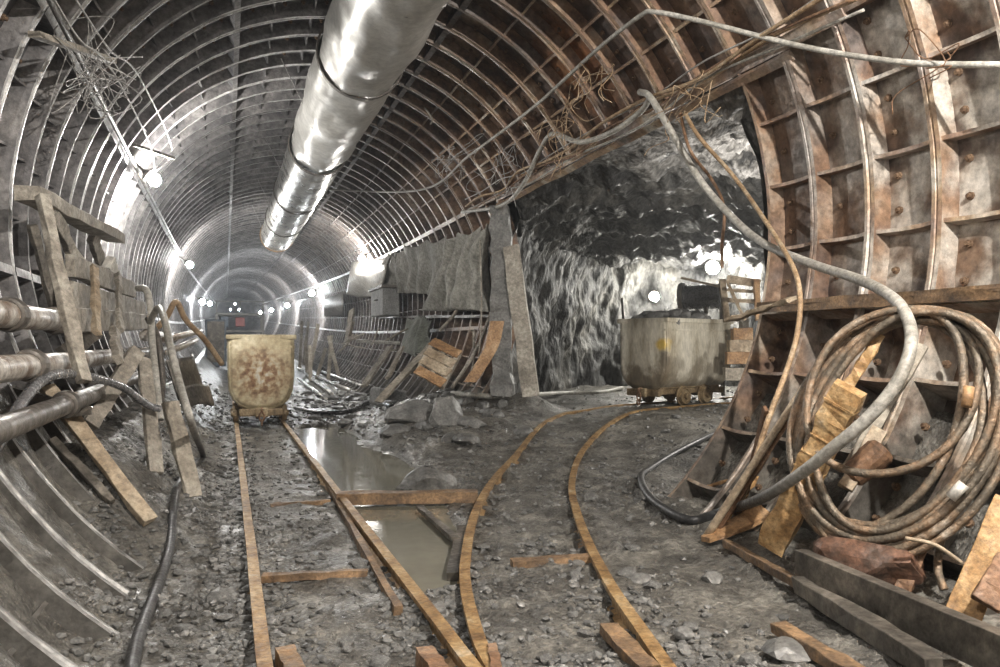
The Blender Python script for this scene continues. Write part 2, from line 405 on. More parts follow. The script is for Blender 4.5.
# ------------------------------------------------------------------ tunnel lining (setting)
PITCH = .677; Y0 = 6.77
ST_R = [-58.+10.2*0, -43.8-10.2, -43.8, -33.6, -23.4, -13.2, -3., 7.2, 17.4, 27.6, 37.8, 48., 58.5, 69.]
ST_T = [69., 80, 89, 98, 107, 116, 125, 134]
ST_L = [134., 143, 152, 161, 170, 179, 188, 197, 206, 215, 224, 233, 242]
JOINTS = {27.6, 69., 116, 152, -13.2, 188}
RS = R+.17
def ring_mesh(mb, k, sts, amin=None):
    ya = Y0+k*PITCH; yb = ya+PITCH
    near = ya < 16; far = ya > 60
    nsub = 3 if not far else 2
    rnd = random.Random(k*13+5); jr = rnd.uniform(-.012, .012)
    A = []
    for a, b in zip(sts[:-1], sts[1:]):
        for q in range(nsub): A.append(a+(b-a)*q/nsub)
    A.append(sts[-1])
    if amin is not None: A = [a for a in A if a >= amin-.01]
    tf = .05
    if near: prof = [(ya+.001, R+.02), (ya+.014, R), (ya+tf, R+.004), (ya+tf+.008, RS), (yb-tf-.008, RS), (yb-tf, R+.004), (yb-.014, R), (yb-.001, R+.02)]
    else: prof = [(ya, R), (ya+tf, R), (ya+tf, RS), (yb-tf, RS), (yb-tf, R), (yb, R)]
    n = len(prof); vs = []
    for a in A:
        w = .008*noise.noise(V((a*.2, k*1.7, 0))) if near else 0
        deep = .2*sm((-12.-a)/4.) if (a < 0 and ya < 7.5) else 0.
        for (y, r) in prof: vs.append(polar(a, r+jr+w+(deep if r > R+.1 else 0), y))
    mid = n//2-1
    o = len(mb.v); mb.v.extend(vs)
    for i in range(len(A)-1):
        for q in range(n-1):
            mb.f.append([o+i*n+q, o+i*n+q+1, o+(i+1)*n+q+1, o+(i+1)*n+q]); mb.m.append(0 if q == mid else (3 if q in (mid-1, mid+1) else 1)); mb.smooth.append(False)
    for a in sts:
        if amin is not None and a < amin-.01: continue
        big = a in JOINTS
        if far and not big: continue
        lo = 0 if a < 60 or big else .04
        th = .04 if big else (.016 if a < 60 else .011); da = math.degrees(th/R); r0 = R+.0+jr if big else R+.02+jr+lo
        y1, y2 = ya+tf, yb-tf
        if big: ps = [(y1, r0), (y2, r0)]
        else: ps = [(y1, r0), (ya+.2, r0+.045), (ya+.34, r0+.055), (yb-.2, r0+.045), (y2, r0)]
        ps2 = [(y, RS+.005+(.2 if a < -15 and ya < 7.5 else 0)) for y, _ in ps]
        L1 = [polar(a-da, r, y) for y, r in ps]; L2 = [polar(a+da, r, y) for y, r in ps]
        K1 = [polar(a-da*1.6, r, y) for y, r in ps2]; K2 = [polar(a+da*1.6, r, y) for y, r in ps2]
        o = len(mb.v); m = len(ps); mb.v.extend(K1+L1+L2+K2)
        for row in range(3):
            for i in range(m-1):
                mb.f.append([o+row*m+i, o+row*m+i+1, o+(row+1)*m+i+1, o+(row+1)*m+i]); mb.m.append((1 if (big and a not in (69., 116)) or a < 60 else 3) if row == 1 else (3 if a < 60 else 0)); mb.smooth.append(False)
    if ya < 13 and ya > 2:                      # bolts and grout plugs
        for a, b in zip(sts[:-1], sts[1:]):
            if amin is not None and a < amin: continue
            for fr in (.28, .72) if rnd.random() < .5 else (.5,):
                aa = a+(b-a)*fr
                c = polar(aa, RS-.002, yb-.16); inw = (polar(aa, 1., yb-.16)-c).normalized()
                mb.mi = 2; mb.lathe([(0, .032), (.02, .032), (.022, .02), (.045, .018)], c, inw, 8); mb.mi = 0
def build_lining():
    parts = {'wall_right': ST_R, 'ceiling': ST_T, 'wall_left': ST_L}
    # the right wall is met above by the vault from 69 degrees
    for name, sts in parts.items():
        mb = MB()
        for k in range(-17, 222):
            amin = None
            if name == 'wall_right' and 0 <= k < 11: amin = 27.6
            ring_mesh(mb, k, sts, amin)
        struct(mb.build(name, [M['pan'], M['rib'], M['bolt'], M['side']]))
    mb = MB(); yy = Y0+222*PITCH
    mb.add([polar(a, R+.2, yy) for a in range(0, 360, 10)], [tuple(range(36))])
    struct(mb.build('wall_end', M['pan']))
build_lining()

# the header over the side drift: a channel along the cut ring ends
mb = MB()
def hdr(y): return polar(27.0, R+.02, y)
mb.board(hdr(5.3), hdr(14.3), .1, .05, (-.88, 0, -.46), 16, .01)
mb.board(hdr(6.0)+V((.03, 0, -.11)), hdr(14.3)+V((.05, 0, -.12)), .09, .03, (-.5, 0, -.86), 16, .012)
struct(mb.build('trim_1', M['rib']))
# ledge beam along the right wall
mb = MB()
mb.board((5.05, 2.0, 1.88), (5.05, 6.62, 1.9), .24, .05, (0, 0, 1), 12, .008)
mb.board((4.95, 2.0, 1.835), (4.95, 6.62, 1.855), .04, .08, (0, 0, 1), 12, .006)
struct(mb.build('trim_2', M['tie']))
mb = MB()
mb.board((5.0, 14.3, 2.05), (5.02, 27.3, 2.45), .12, .06, (0, 0, 1), 12, .008)
struct(mb.build('trim_3', M['steel']))

# ------------------------------------------------------------------ the side drift cut into rock (setting)
def build_drift():
    out = spline([(4.75, 14.25, 0), (5.6, 16.3, 0), (7.0, 18.3, 0), (8.6, 19.9, 0), (10.2, 20.9, 0), (12.2, 20.7, 0), (14.2, 19.2, 0), (15.2, 17., 0), (14.6, 14.2, 0), (12., 11.2, 0), (9., 8.6, 0), (6.6, 6.9, 0), (5.25, 6.7, 0)], 44)
    n = len(out); cen = V((9.6, 14.2, 2.))
    NW, NR = 60, 64
    def top(i): return 3.7
    vs = []
    for i, p in enumerate(out):
        f = i/(n-1)
        a = out[max(0, i-1)]; b = out[min(n-1, i+1)]; t = (b-a).normalized(); inn = V((t.y, -t.x, 0))
        if inn.dot(cen-p) < 0: inn = -inn
        edge = min(1., min(f, 1-f)*14)
        front = V((5.02, 14.25+(6.72-14.25)*f, 4.34))
        for j in range(NW+NR+1):
            if j <= NW:
                h = j/NW; q = V((p.x, p.y, -.4+h*(3.9+.4))); q += inn*(.25*h+.55*max(0, h-.72)**2*6)
                dr = inn
                amp = .25+.75*edge
            else:
                h = (j-NW)/NR
                w = V((p.x, p.y, 3.9))+inn*(.25+.26)
                q = w.lerp(front, h); q.z = 3.9+(.5)*math.sin(min(1, h*1.2)*PI/2)*(1-.12*h)
                dr = V((0, 0, -1)); amp = (.3+.7*edge)*(1-sm((h-.85)/.15)*.8)
            s = q*1.0
            sv = V((s.x, s.y, s.z*(.45 if j <= NW else 1.))); d = fbm(sv*.9, 4)*.34
            c = noise.voronoi(V((s.x*1.5, s.y*1.5, s.z*.8)))[0]; d += (.35-(c[1]-c[0]))*.24
            d += (noise.voronoi(V((s.x*3.4, s.y*3.4, s.z*(1.6 if j <= NW else 3.))))[0][0]-.3)*.13; d += fbm(s*3.2, 3)*.05
            vs.append(q+dr*(d*amp))
    m = NW+NR+1
    fs = [(i*m+j, (i+1)*m+j, (i+1)*m+j+1, i*m+j+1) for i in range(n-1) for j in range(m-1)]
    mb = MB(); mb.add(vs, fs, True)
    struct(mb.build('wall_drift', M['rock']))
    from mathutils.bvhtree import BVHTree
    return BVHTree.FromPolygons([tuple(v) for v in vs], fs)
ROCKTREE = build_drift()
def on_rock(u, v, off):               # a point just in front of the rock, for what is fixed to it
    d = V(ray(u, v)).normalized(); h = ROCKTREE.ray_cast(V((0, 0, H)), d)[0]
    return h-d*off


# ------------------------------------------------------------------ lamps
def lamp(p, r, m, label, group, aim):
    root = empty('flood_lamp', p, label, 'lamp', group)
    b = MB(); b.lathe([(-r, r*.25), (-r*.8, r*.62), (-r*.3, r*.93), (0, r), (r*.3, r*.93), (r*.8, r*.62), (r, r*.25)], p, (0, 0, 1), 14)
    for i in range(len(b.smooth)): b.smooth[i] = True
    b.build('bulb', M[m], root)
    h = MB(); a = V(aim).normalized()
    h.lathe([(r*1.15, r*1.25), (r*1.5, r*1.2), (r*1.9, r*.6), (r*2.3, r*.3)], p, a, 14); h.build('housing', M['steel'], root)
    w = MB(); w.tube([V(p)+a*r*2.2, V(p)+a*(r*2.2+.22)], .02, 8); w.build('hanger', M['steel'], root)
    return root

# ------------------------------------------------------------------ rails and track
def rail(pts, name, label, m='rail', h=.12, hw=.036, fw=.05):
    """flat-bottom rail swept along pts (pts on the head)"""
    pts = [V(p) for p in pts]; n = len(pts)
    pr = [(-hw, 0), (hw, 0), (hw, -.03), (.012, -.042), (.012, -h+.022), (fw, -h+.012), (fw, -h), (-fw, -h), (-fw, -h+.012), (-.012, -h+.022), (-.012, -.042), (-hw, -.03)]
    vs = []
    for i, p in enumerate(pts):
        t = (pts[min(n-1, i+1)]-pts[max(0, i-1)]); t.z = 0; t.normalize(); sd = V((t.y, -t.x, 0))
        j = .004*noise.noise(p*2.)
        for a, b in pr: vs.append(p+sd*(a+j)+V((0, 0, b+j)))
    k = len(pr); fs = [tuple(range(k)), tuple(reversed(range((n-1)*k, n*k)))]
    for i in range(n-1):
        for q in range(k):
            r = (q+1) % k; fs.append((i*k+r, i*k+q, (i+1)*k+q, (i+1)*k+r))
    mb = MB(); mb.add(vs, fs)
    return one(name, mb, M[m], label, 'rail')
def rz(p, l=.045):
    p = V(p); p.z = gz0(p.x, p.y)+rise(p.y)+l+.07; return p
def line(a, b, n): return [V(a).lerp(V(b), i/n) for i in range(n+1)]
def track(p): return [V((q.x, q.y, max(0., gz0(q.x, q.y)+.085)*.9+.0)) for q in p]
RL = track(line((.17, 2.2, 0), (.19, 15, 0), 40)+line((.19, 15.4, 0), (.2, 32, 0), 20))
RR = track(line((1.1, 2.6, 0), (1.07, 15, 0), 40)+line((1.07, 15.4, 0), (1.06, 32, 0), 20))
rail(RL, 'straight_rail', 'rusty straight rail, leftmost on the floor, running under the front wagon')
rail(RR, 'straight_rail', 'rusty straight rail along the left edge of the puddle, meeting the curved rail')
CO = spline([(1.15, 3.1, 0), (1.24, 4.0, 0), (1.58, 5.36, 0), (2.33, 7.39, 0), (3.4, 9.6, 0), (5.1, 12.5, 0), (6.4, 13.7, 0), (7.9, 14.4, 0), (10.2, 15.25, 0), (12.5, 16.2, 0)], 10)
CI = spline([(1.86, 2.9, 0), (2.28, 4.5, 0), (2.87, 6.27, 0), (3.64, 8.15, 0), (4.75, 10.2, 0), (6.4, 12.3, 0), (7.4, 13.1, 0), (8.9, 13.75, 0), (10.7, 14.4, 0), (12.8, 15.3, 0)], 10)
rail(track(CO), 'curved_rail', 'rusty curved rail right of the puddle, bending away to the loaded wagon')
rail(track(CI), 'curved_rail', 'rusty curved rail, rightmost one, bending through the rubble to the loaded wagon')
# the second, lower bar beside the straight rail
mb = MB(); a = lvl(328, 484, -.06); b = lvl(398, 612, -.06)
mb.board(a, b, .05, .06, (0, 0, 1), 10, .006)
one('guard_bar', mb, M['tie'], 'brown rusty bar lying low along the left side of the puddle-edge rail', 'bar')
def tie(p0, p1, w, label, m='tie', name='track_tie', t=.05, cat='tie', z0=-.03, z1=-.03):
    mb = MB(); a = lvl(*p0, z0); b = lvl(*p1, z1)
    mb.board(a, b, w, t, (0, 0, 1), 8, .006)
    return one(name, mb, M[m], label, cat)
tie((338, 498), (478, 496), .17, 'thick orange rusty tie bar spanning the puddle between two rails', t=.11)
tie((262, 578), (368, 573), .06, 'thin rusty cross tie between the two straight rails, nearer one', z0=-.05, z1=-.05)
tie((270, 506), (330, 502), .06, 'thin dark cross tie between the straight rails, farther one', z0=-.05, z1=-.06)
tie((512, 564), (592, 558), .1, 'rusty cross tie between the two curved rails', z0=-.06, z1=-.04)
tie((420, 508), (456, 540), .06, 'dark thin bar slanting in the puddle water', 'steel', 'sunken_bar', .04, 'bar', -.06, -.06)
tie((608, 628), (650, 672), .1, 'short rusty plate beside the right curved rail at the bottom edge', 'tie', 'rail_plate', .05, 'plate')
tie((284, 655), (302, 690), .09, 'short ochre block between the rails at the bottom edge', 'tie', 'sleeper_end', .09, 'sleeper')
tie((424, 655), (450, 690), .09, 'small rusty block left of the rail junction at the bottom edge', 'rust', 'junction_block', .09, 'block')
tie((492, 652), (500, 690), .05, 'small rusty strip right of the rail junction at the bottom edge', 'rust', 'junction_strip', .09, 'strip')
tie((452, 578), (462, 530), .08, 'dark timber lying along the left of the curved rail by the puddle', 'steel', 'timber_sleeper', .08, 'sleeper', -.09, -.09)

# puddle
mb = MB()
L_, R_ = [], []
for i, (p, w_) in enumerate(zip(PUD, PUW)):
    t = (PUD[min(i+1, 4)]-PUD[max(0, i-1)]).normalized(); sd = V((t.y, -t.x, 0))
    L_.append(p+sd*w_*1.5); R_.append(p-sd*w_*1.5)
L_ = [L_[0]+V((0, .9, 0))]+L_+[L_[-1]-V((0, .6, 0))]; R_ = [R_[0]+V((0, .9, 0))]+R_+[R_[-1]-V((0, .6, 0))]
vs = L_+R_; n = len(L_)
for p in vs: p.z = -.112
mb.add(vs, [(i, i+1, n+i+1, n+i) for i in range(n-1)])
tag(mb.build('puddle', M['water'], base=PUD[2]), 'muddy olive-brown puddle between the straight rail and the curved rail', 'puddle')

# ------------------------------------------------------------------ mine wagons
def wagon(loc, rz_, label, body_mat, fill=False):
    """local x = along the track (front end at -x), y = across, z = up from the rail head"""
    root = empty('mine_wagon', loc, label, 'mine wagon', 'mine wagons', rz_)
    hl, hw = 1.1, .605; zt, zb = 1.68, .27
    def sec(s, zz=0):          # U section, scaled
        P = []
        P.append((-hw*s, zt)); P.append((-hw*s, 1.25)); P.append((-hw*s*.995, .92))
        for k in range(1, 10):
            a = PI+k*PI/10; x = abs(math.cos(a))**.72*(1 if math.cos(a) > 0 else -1); z = abs(math.sin(a))**.72
            P.append((hw*s*x, .92-(.92-zb)*s*z))
        P += [(hw*s*.995, .92), (hw*s, 1.25), (hw*s, zt)]
        return P
    rows = [(-hl, .93), (-hl+.025, .965), (-hl+.07, .99), (-hl+.14, 1.)]
    rows = rows+[(-.7+.2*i, 1.) for i in range(8)]+[(-x, s) for x, s in reversed(rows)]
    mb = MB(); n = len(sec(1)); vs = []
    for x, s in rows:
        for (y, z) in sec(s): vs.append((x+.006*noise.noise(V((x*3, y*3, z*3))), y+.008*noise.noise(V((x*2, z*2, y))), z))
    fs = []
    for i in range(len(rows)-1):
        for q in range(n-1): fs.append((i*n+q, i*n+q+1, (i+1)*n+q+1, (i+1)*n+q))
    mb.add(vs, fs, True)
    for e in (0, len(rows)-1):
        # end plates with a shallow dished field
        x = rows[e][0]; sgn = -1 if e == 0 else 1
        ring0 = [vs[e*n+q] for q in range(n)]
        c = V((x, 0, 1.12)); o = []
        for sc_ in (1, .9, .6, .3):
            dx = {1: 0, .9: .012, .6: .03, .3: .035}[sc_]*sgn
            o.append([V((x+dx, c.y+(p[1]-c.y)*sc_, (zt if p[2] > 1.6 else c.z+(p[2]-c.z)*sc_))) for p in ring0])
        allv = [p for r in o for p in r]; ff = []
        for r in range(3):
            for q in range(n-1): ff.append((r*n+q, r*n+q+1, (r+1)*n+q+1, (r+1)*n+q))
        ff.append(tuple(3*n+q for q in range(n)))
        mb.add(allv, ff if e else [tuple(reversed(f)) for f in ff], True)
    L = Matrix.Translation(V(loc)) @ Matrix.Rotation(rz_, 4, 'Z')
    def put(mb, name, m, parent=root, **k):
        me_parent_rot(mb, parent, name, m, **k)
        return k_last[0]
    k_last = [None]
    def me_parent_rot(mb, parent, name, m, bevel=0., solid=0.):
        me = bpy.data.meshes.new(name); me.from_pydata([tuple(p) for p in mb.v], [], mb.f); me.materials.append(M[m])
        me.polygons.foreach_set('use_smooth', mb.smooth); me.update()
        o = bpy.data.objects.new(name, me); col.objects.link(o); o.parent = parent
        if solid: q = o.modifiers.new('s', 'SOLIDIFY'); q.thickness = solid; q.offset = -1
        if bevel: q = o.modifiers.new('b', 'BEVEL'); q.width = bevel; q.segments = 2; q.limit_method = 'ANGLE'
        k_last[0] = o
    body = put(mb, 'body', body_mat, solid=.02)
    mb = MB()                                   # rolled rim
    X, Y = hl+.03, hw+.03
    for (cx_, cy_, sx, sy) in ((-X+.035, 0, .07, 2*Y), (X-.035, 0, .07, 2*Y), (0, -Y+.035, 2*X-.14, .07), (0, Y-.035, 2*X-.14, .07)):
        mb.box((cx_, cy_, zt-.03), (sx, sy, .09))
    put(mb, 'rim', body_mat, body, bevel=.018)
    mb = MB()                                   # riveted strap round the body under the rim
    for sy in (-1, 1): mb.box((0, sy*(hw+.008), 1.46), (2*hl-.3, .016, .035))
    for sx in (-1, 1): mb.box((sx*(hl+.004), 0, 1.46), (.012, 1.12, .035))
    put(mb, 'strap', body_mat, body)
    mb = MB()                                   # underframe
    for sy in (-1, 1): mb.box((0, sy*.3, .27), (2.0, .09, .14)); mb.box((0, sy*.3, .33), (1.9, .16, .03))
    for x in (-.8, -.3, .3, .8): mb.box((x, 0, .27), (.08, .62, .1))
    for sx in (-1, 1): mb.prism([(sx*.55-.12, -.36, .3), (sx*.55+.12, -.36, .3), (sx*.55+.08, -.42, .44), (sx*.55-.08, -.42, .44)], (0, .8, 0))
    put(mb, 'underframe', 'wagon_iron', bevel=.01)
    for sx in (-1, 1):
        mb = MB(); mb.lathe([(-.52, .035), (.52, .035)], (sx*.36, 0, .17), (0, 1, 0), 12)
        ax = put(mb, 'axle', 'wagon_iron')
        for sy in (-1, 1):
            mb = MB(); mb.lathe([(-.05, .2), (-.03, .2), (-.028, .172), (.05, .165), (.052, .13), (.03, .12), (.03, .06), (.09, .055), (.095, .03)], (sx*.36, sy*.45, .17), (0, sy, 0), 22)
            put(mb, 'wheel', 'wagon_iron')
            mb = MB(); mb.box((sx*.36, sy*.35, .24), (.2, .08, .2)); put(mb, 'axle_box', 'wagon_iron', bevel=.015)
    for sx in (-1, 1):
        mb = MB(); mb.box((sx*1.06, 0, .24), (.1, .8, .14)); mb.box((sx*1.13, 0, .24), (.08, .24, .18))
        put(mb, 'buffer', 'wagon_iron', bevel=.025)
        mb = MB(); c = V((sx*1.2, 0, .27))
        mb.tube([c+V((-sx*.06, 0, .06)), c+V((sx*.02, 0, .05)), c+V((sx*.03, 0, -.01))], .02, 8)
        ring = [c+V((sx*.02, .045*math.cos(a), -.1+.085*math.sin(a))) for a in [i*PI/8 for i in range(16)]]
        mb.tube(ring, .016, 8, closed=True)
        ring = [c+V((sx*.03+.04*math.cos(a), .0, -.21+.06*math.sin(a))) for a in [i*PI/8 for i in range(16)]]
        mb.tube(ring, .014, 8, closed=True)
        put(mb, 'coupling_chain', 'rust')
    return root
wagon((.63, 16.7, .0), PI/2, 'yellowish mine wagon with big rust stain, standing end-on across the straight rails', 'wagon_a')
W2 = lvl(678, 402, .3); W2 = V((8.74, 14.35, .33))
wagon(W2, math.radians(22.5), 'pale cream mine wagon heaped with dark rock, seen corner-on at the side drift', 'wagon_b')

# ------------------------------------------------------------------ rocks
def rock_mesh(seed, sub=2, flat=.65):
    import bmesh
    bm = bmesh.new(); bmesh.ops.create_icosphere(bm, subdivisions=sub, radius=1)
    rd = random.Random(seed); off = V((rd.uniform(-50, 50), rd.uniform(-50, 50), rd.uniform(-50, 50)))
    cuts = [(V((rd.gauss(0, 1), rd.gauss(0, 1), rd.gauss(0, 1))).normalized(), rd.uniform(.55, .85)) for _ in range(9)]
    for v in bm.verts:
        p = v.co.copy()
        for nrm, d in cuts:
            q = p.dot(nrm)
            if q > d: p -= nrm*(q-d)
        p *= 1+.1*noise.noise(p*2.3+off)
        p.z *= flat; v.co = p
    vs = [v.co.copy() for v in bm.verts]; fs = [tuple(x.index for x in f.verts) for f in bm.faces]; bm.free()
    return vs, fs
ROCKS = [rock_mesh(i, 2) for i in range(8)]
SMALL = [rock_mesh(100+i, 1) for i in range(8)]
BIG = [rock_mesh(200+i, 3, .7) for i in range(6)]
def boulder(p, size, label, seed, rzz=0., m='boulder', lib=BIG, name='boulder', cat='boulder', group=None, sink=.3):
    vs, fs = lib[seed % len(lib)]; mb = MB(); rot = Matrix.Rotation(rzz, 3, 'Z')
    sx, sy, sz = size
    mb.add([V(p)+rot @ V((v.x*sx, v.y*sy, v.z*sz/.7+sz*(1-sink*2)*.5)) for v in vs], fs)
    return one(name, mb, M[m], label, cat, group)
boulder(gnd(425, 489, .02), (.36, .26, .2), 'flat layered grey rock at the far right edge of the puddle', 0, .2, 'gravel')
boulder(gnd(412, 420), (.5, .4, .3), 'big smooth grey boulder at the foot of the tarp wall, left of two', 1, .5, 'boulder')
boulder(gnd(446, 421), (.46, .42, .34), 'big smooth grey boulder below the wooden pallet, right of two', 2, 1.2, 'boulder')
boulder(gnd(470, 425), (.3, .25, .14), 'low grey boulder right of the two big boulders', 3, .3, 'boulder')
boulder(gnd(395, 432), (.3, .24, .12), 'low grey rock beyond the puddle left of the big boulders', 4, .3, 'gravel')
boulder(gnd(712, 580), (.1, .075, .05), 'smooth flat pale stone on the bare mud at lower right', 4, .6, 'boulder', ROCKS, 'stone', 'stone')
boulder(gnd(686, 636), (.075, .06, .04), 'small pale stone on wet mud near the bottom right rail', 5, .2, 'boulder', ROCKS, 'stone', 'stone')
boulder(gnd(640, 582), (.1, .08, .05), 'pale flat stone just right of the right curved rail', 6, .9, 'boulder', ROCKS, 'stone', 'stone')
rd = random.Random(41); k = 0
while k < 34:
    x, y = rd.uniform(2.0, 5.6), rd.uniform(9.5, 17.5)
    dens = math.exp(-((x-3.6)/1.1)**2-((y-14.2)/2.4)**2)
    if rd.random() > dens or pud(x, y) < 1.1: continue
    r_ = rd.uniform(.06, .2)
    boulder((x, y, gz(x, y)), (r_*rd.uniform(1, 1.6), r_*rd.uniform(.8, 1.1), r_*rd.uniform(.5, .8)), 'broken grey rock in the rubble heap before the tarp wall', k, rd.uniform(0, 6), 'gravel', ROCKS, 'rubble_rock', 'rock', 'rubble heap at the tarp wall', .35)
    k += 1
k = 0
while k < 22:
    x, y = rd.uniform(1.5, 3.9), rd.uniform(17., 25.)
    r_ = rd.uniform(.08, .24)
    boulder((x, y, gz(x, y)), (r_*rd.uniform(1, 1.7), r_*rd.uniform(.8, 1.1), r_*rd.uniform(.4, .7)), 'dark broken rock on the wet floor right of the front wagon', k, rd.uniform(0, 6), 'gravel', ROCKS, 'floor_rock', 'rock', 'rocks on the floor beyond the front wagon', .35)
    k += 1
# heap in the second wagon
rd = random.Random(3)
cw, sw = math.cos(math.radians(22.5)), math.sin(math.radians(22.5))
for i in range(26):
    lx, ly = rd.uniform(-.85, .85), rd.uniform(-.42, .42)
    r_ = rd.uniform(.13, .22); h_ = 1.66+.24*math.exp(-(lx*1.1)**2-(ly*1.8)**2)+rd.uniform(-.05, .03)
    boulder((W2.x+lx*cw-ly*sw, W2.y+lx*sw+ly*cw, W2.z+h_-.1), (r_*1.2, r_, r_*.75), 'dark rock lump heaped in the cream wagon at the side drift', i, rd.uniform(0, 6), 'gravel', ROCKS, 'ore_lump', 'rock', 'rock heaped in the wagon', .3)

# loose stones: the larger ones singly, the gravel as one mass
def on_track_or_water(x, y):
    if pud(x, y) < .95: return True
    return False
protos = []
for i, (vs, fs) in enumerate(ROCKS):
    mb = MB(); mb.add(vs, fs); protos.append(mb)
firsts = []
cnt = 0; rd = random.Random(11)
while cnt < 230:
    u = rd.uniform(130, 760); v = 395+272*rd.random()**.9
    p = lvl(u, v, -.03)
    if p.y > 15 or on_track_or_water(p.x, p.y) or p.x < -.7 or (p.x > 3.7 and p.y < 6.4) or (p.x > 2.6 and p.y < 6.5 and rd.random() < .7): continue
    if not (noise.noise(V((p.x*1.1, p.y*1.1, 4))) > -.15 or rd.random() < .25): continue
    r_ = (.018+.05*rd.random()**2.6)*(1+p.y*.02)
    k = cnt % 8
    if k >= len(firsts):
        o = protos[k].build('loose_stone', M['gravel']); firsts.append(o)
    else:
        o = firsts[k].copy(); col.objects.link(o)
    o.location = (p.x, p.y, gz(p.x, p.y)+r_*.2); o.scale = (r_*rd.uniform(.9, 1.5), r_*rd.uniform(.8, 1.2), r_*rd.uniform(.7, 1.1)); o.rotation_euler = (rd.uniform(-.3, .3), rd.uniform(-.3, .3), rd.uniform(0, 6.3))
    tag(o, 'loose broken grey stone lying in the rubble of the tunnel floor', 'stone', 'loose stones on the floor')
    cnt += 1
mb = MB()
cnt = 0
while cnt < 9500:
    if rd.random() < .75:
        u = rd.uniform(60, 800); v = 390+277*rd.random(); p = lvl(u, v, -.03)
    else:
        p = V((rd.uniform(-.8, 4.4), rd.uniform(2.4, 26), 0))
    x, y = p.x, p.y
    if y > 27 or on_track_or_water(x, y) or x < -1.1: continue
    if rd.random() > (.12 if x > 2.5 else .35) and ((x > 2.5 and y < 7) or .38 < x < .86): continue
    dens = noise.noise(V((x*1.3, y*1.3, 7)))
    edge = min(abs(x-.0), abs(x-1.25), abs(x-.33))      # gravel gathers beside the rails
    if dens < .05 and edge > .13 and rd.random() > .2: continue
    vs, fs = SMALL[cnt % 8]; r_ = (.006+.024*rd.random()**2.2)*(1+y*.05)
    rot = Matrix.Rotation(rd.uniform(0, 6.3), 3, 'Z') @ Matrix.Rotation(rd.uniform(-.6, .6), 3, 'X')
    c = V((x, y, gz(x, y)+r_*.25)); sx, sy = rd.uniform(.9, 1.7), rd.uniform(.8, 1.2)
    mb.add([c+rot @ V((q.x*r_*sx, q.y*r_*sy, q.z*r_)) for q in vs], fs); cnt += 1
tag(mb.build('gravel', M['gravel']), 'fine grey gravel and rock chips strewn over the muddy floor', 'gravel', kind='stuff')

# ------------------------------------------------------------------ ventilation duct
DX, DZ, DR = 1.73, 5.42, .57
root = empty('ventilation_duct', (DX, 18, DZ), 'long shiny metal ventilation duct hung under the tunnel crown', 'duct')
cuts = [1.0, 5.9, 10.85, 16., 21., 25.5, 29.7]
for i, (a, b) in enumerate(zip(cuts[:-1], cuts[1:])):
    mb = MB(); ny, na = 40, 40
    dent = .045 if i < 3 else .014
    def P(s, t, a=a, b=b, dent=dent, i=i):
        y = a+(b-a)*t; an = 2*PI*s
        r = DR*(1-.02*t*0)+dent*fbm(V((math.cos(an)*1.6, y*.9, math.sin(an)*1.6+i*5)), 4)-.02*max(0, noise.noise(V((math.cos(an)*3, y*1.1, math.sin(an)*3+i))))*(2 if dent > .02 else .5)
        if i == 2 and t > .86: r *= 1-.05*sm((t-.86)/.14)
        sag = .03*math.sin(PI*t)
        return V((DX+r*math.cos(an), y, DZ+r*math.sin(an)-sag))
    mb.grid(P, na+1, ny+1)
    sec_ = mb.build('duct_section', M['wrap' if i < 3 else 'galv'], root, solid=.006)
    if i:
        mb = MB(); mb.lathe([(-.05, DR+.008), (-.045, DR+.03), (.045, DR+.03), (.05, DR+.008)], (DX, a, DZ), (0, 1, 0), 40)
        mb.f = mb.f[2:]; mb.m = mb.m[2:]; mb.smooth = mb.smooth[2:]
        mb.build('joint_band', M['band' if i > 1 else 'wrap'], sec_)
mb = MB(); mb.lathe([(-.06, DR+.012), (-.05, DR+.03), (.05, DR+.03), (.06, DR+.01)], (DX, 29.6, DZ), (0, 1, 0), 40); mb.f = mb.f[2:]; mb.m = mb.m[2:]; mb.smooth = mb.smooth[2:]
mb.build('end_ring', M['ochre'], root)
for y in (8, 13.2, 18.5, 23.2, 28):
    mb = MB()
    for sx in (-1, 1):
        p = V((DX+sx*DR*1.02, y, DZ)); q = V((DX+sx*.9, y, CZ+math.sqrt(R*R-(DX+sx*.9-CX)**2)+.02+rise(y)))
        mb.tube([q, p, V((DX+sx*DR*.72, y, DZ-DR*.74)), V((DX, y, DZ-DR*1.04))], .008, 6)
    mb.build('hanger_wire', M['wire'], root)

# wire scribbles dangling on the duct
mb = MB(); mb.tube(spline([wall(425, 108, .5), zc(432, 118, 10.5), zc(431, 124, 10.5)], 8), .012, 6)
one('rag_strip', mb, M['wood'], 'small pale rag strip hanging right of the duct', 'rag')

# ------------------------------------------------------------------ cables, conduits and brackets on the vault
def cable(name, pts, r, m, label, cat='cable', n=14, seg=10, wob=0., parent=None, group=None):
    P = spline(pts, n)
    if wob: P = [p+V((noise.noise(p*1.3+V((7, 0, 0))), noise.noise(p*1.3+V((0, 9, 0))), noise.noise(p*1.3+V((0, 0, 5)))))*wob for p in P]
    mb = MB(); mb.tube(P, r, seg)
    return one(name, mb, M[m], label, cat, group)
mb = MB(); mb.tube([polar(152, R-.1, y) for y in [1+i*1.4 for i in range(20)]], .03, 10)
one('conduit', mb, M['darkpipe'], 'pale conduit running along the upper left vault past the nearest lamp', 'conduit')
mb = MB(); mb.board(wall(34, 34, .16), wall(112, 61, .3), .09, .05, (0, 0, 1), 5, .005)
one('bracket', mb, M['greywood'], 'pale bracket bar jutting across the ribs at upper left with tangled wires', 'bracket')
mb = MB(); mb.board(wall(134, 145, .1), zc(173, 158, 12.6), .06, .04, (0, 0, 1), 5, .004)
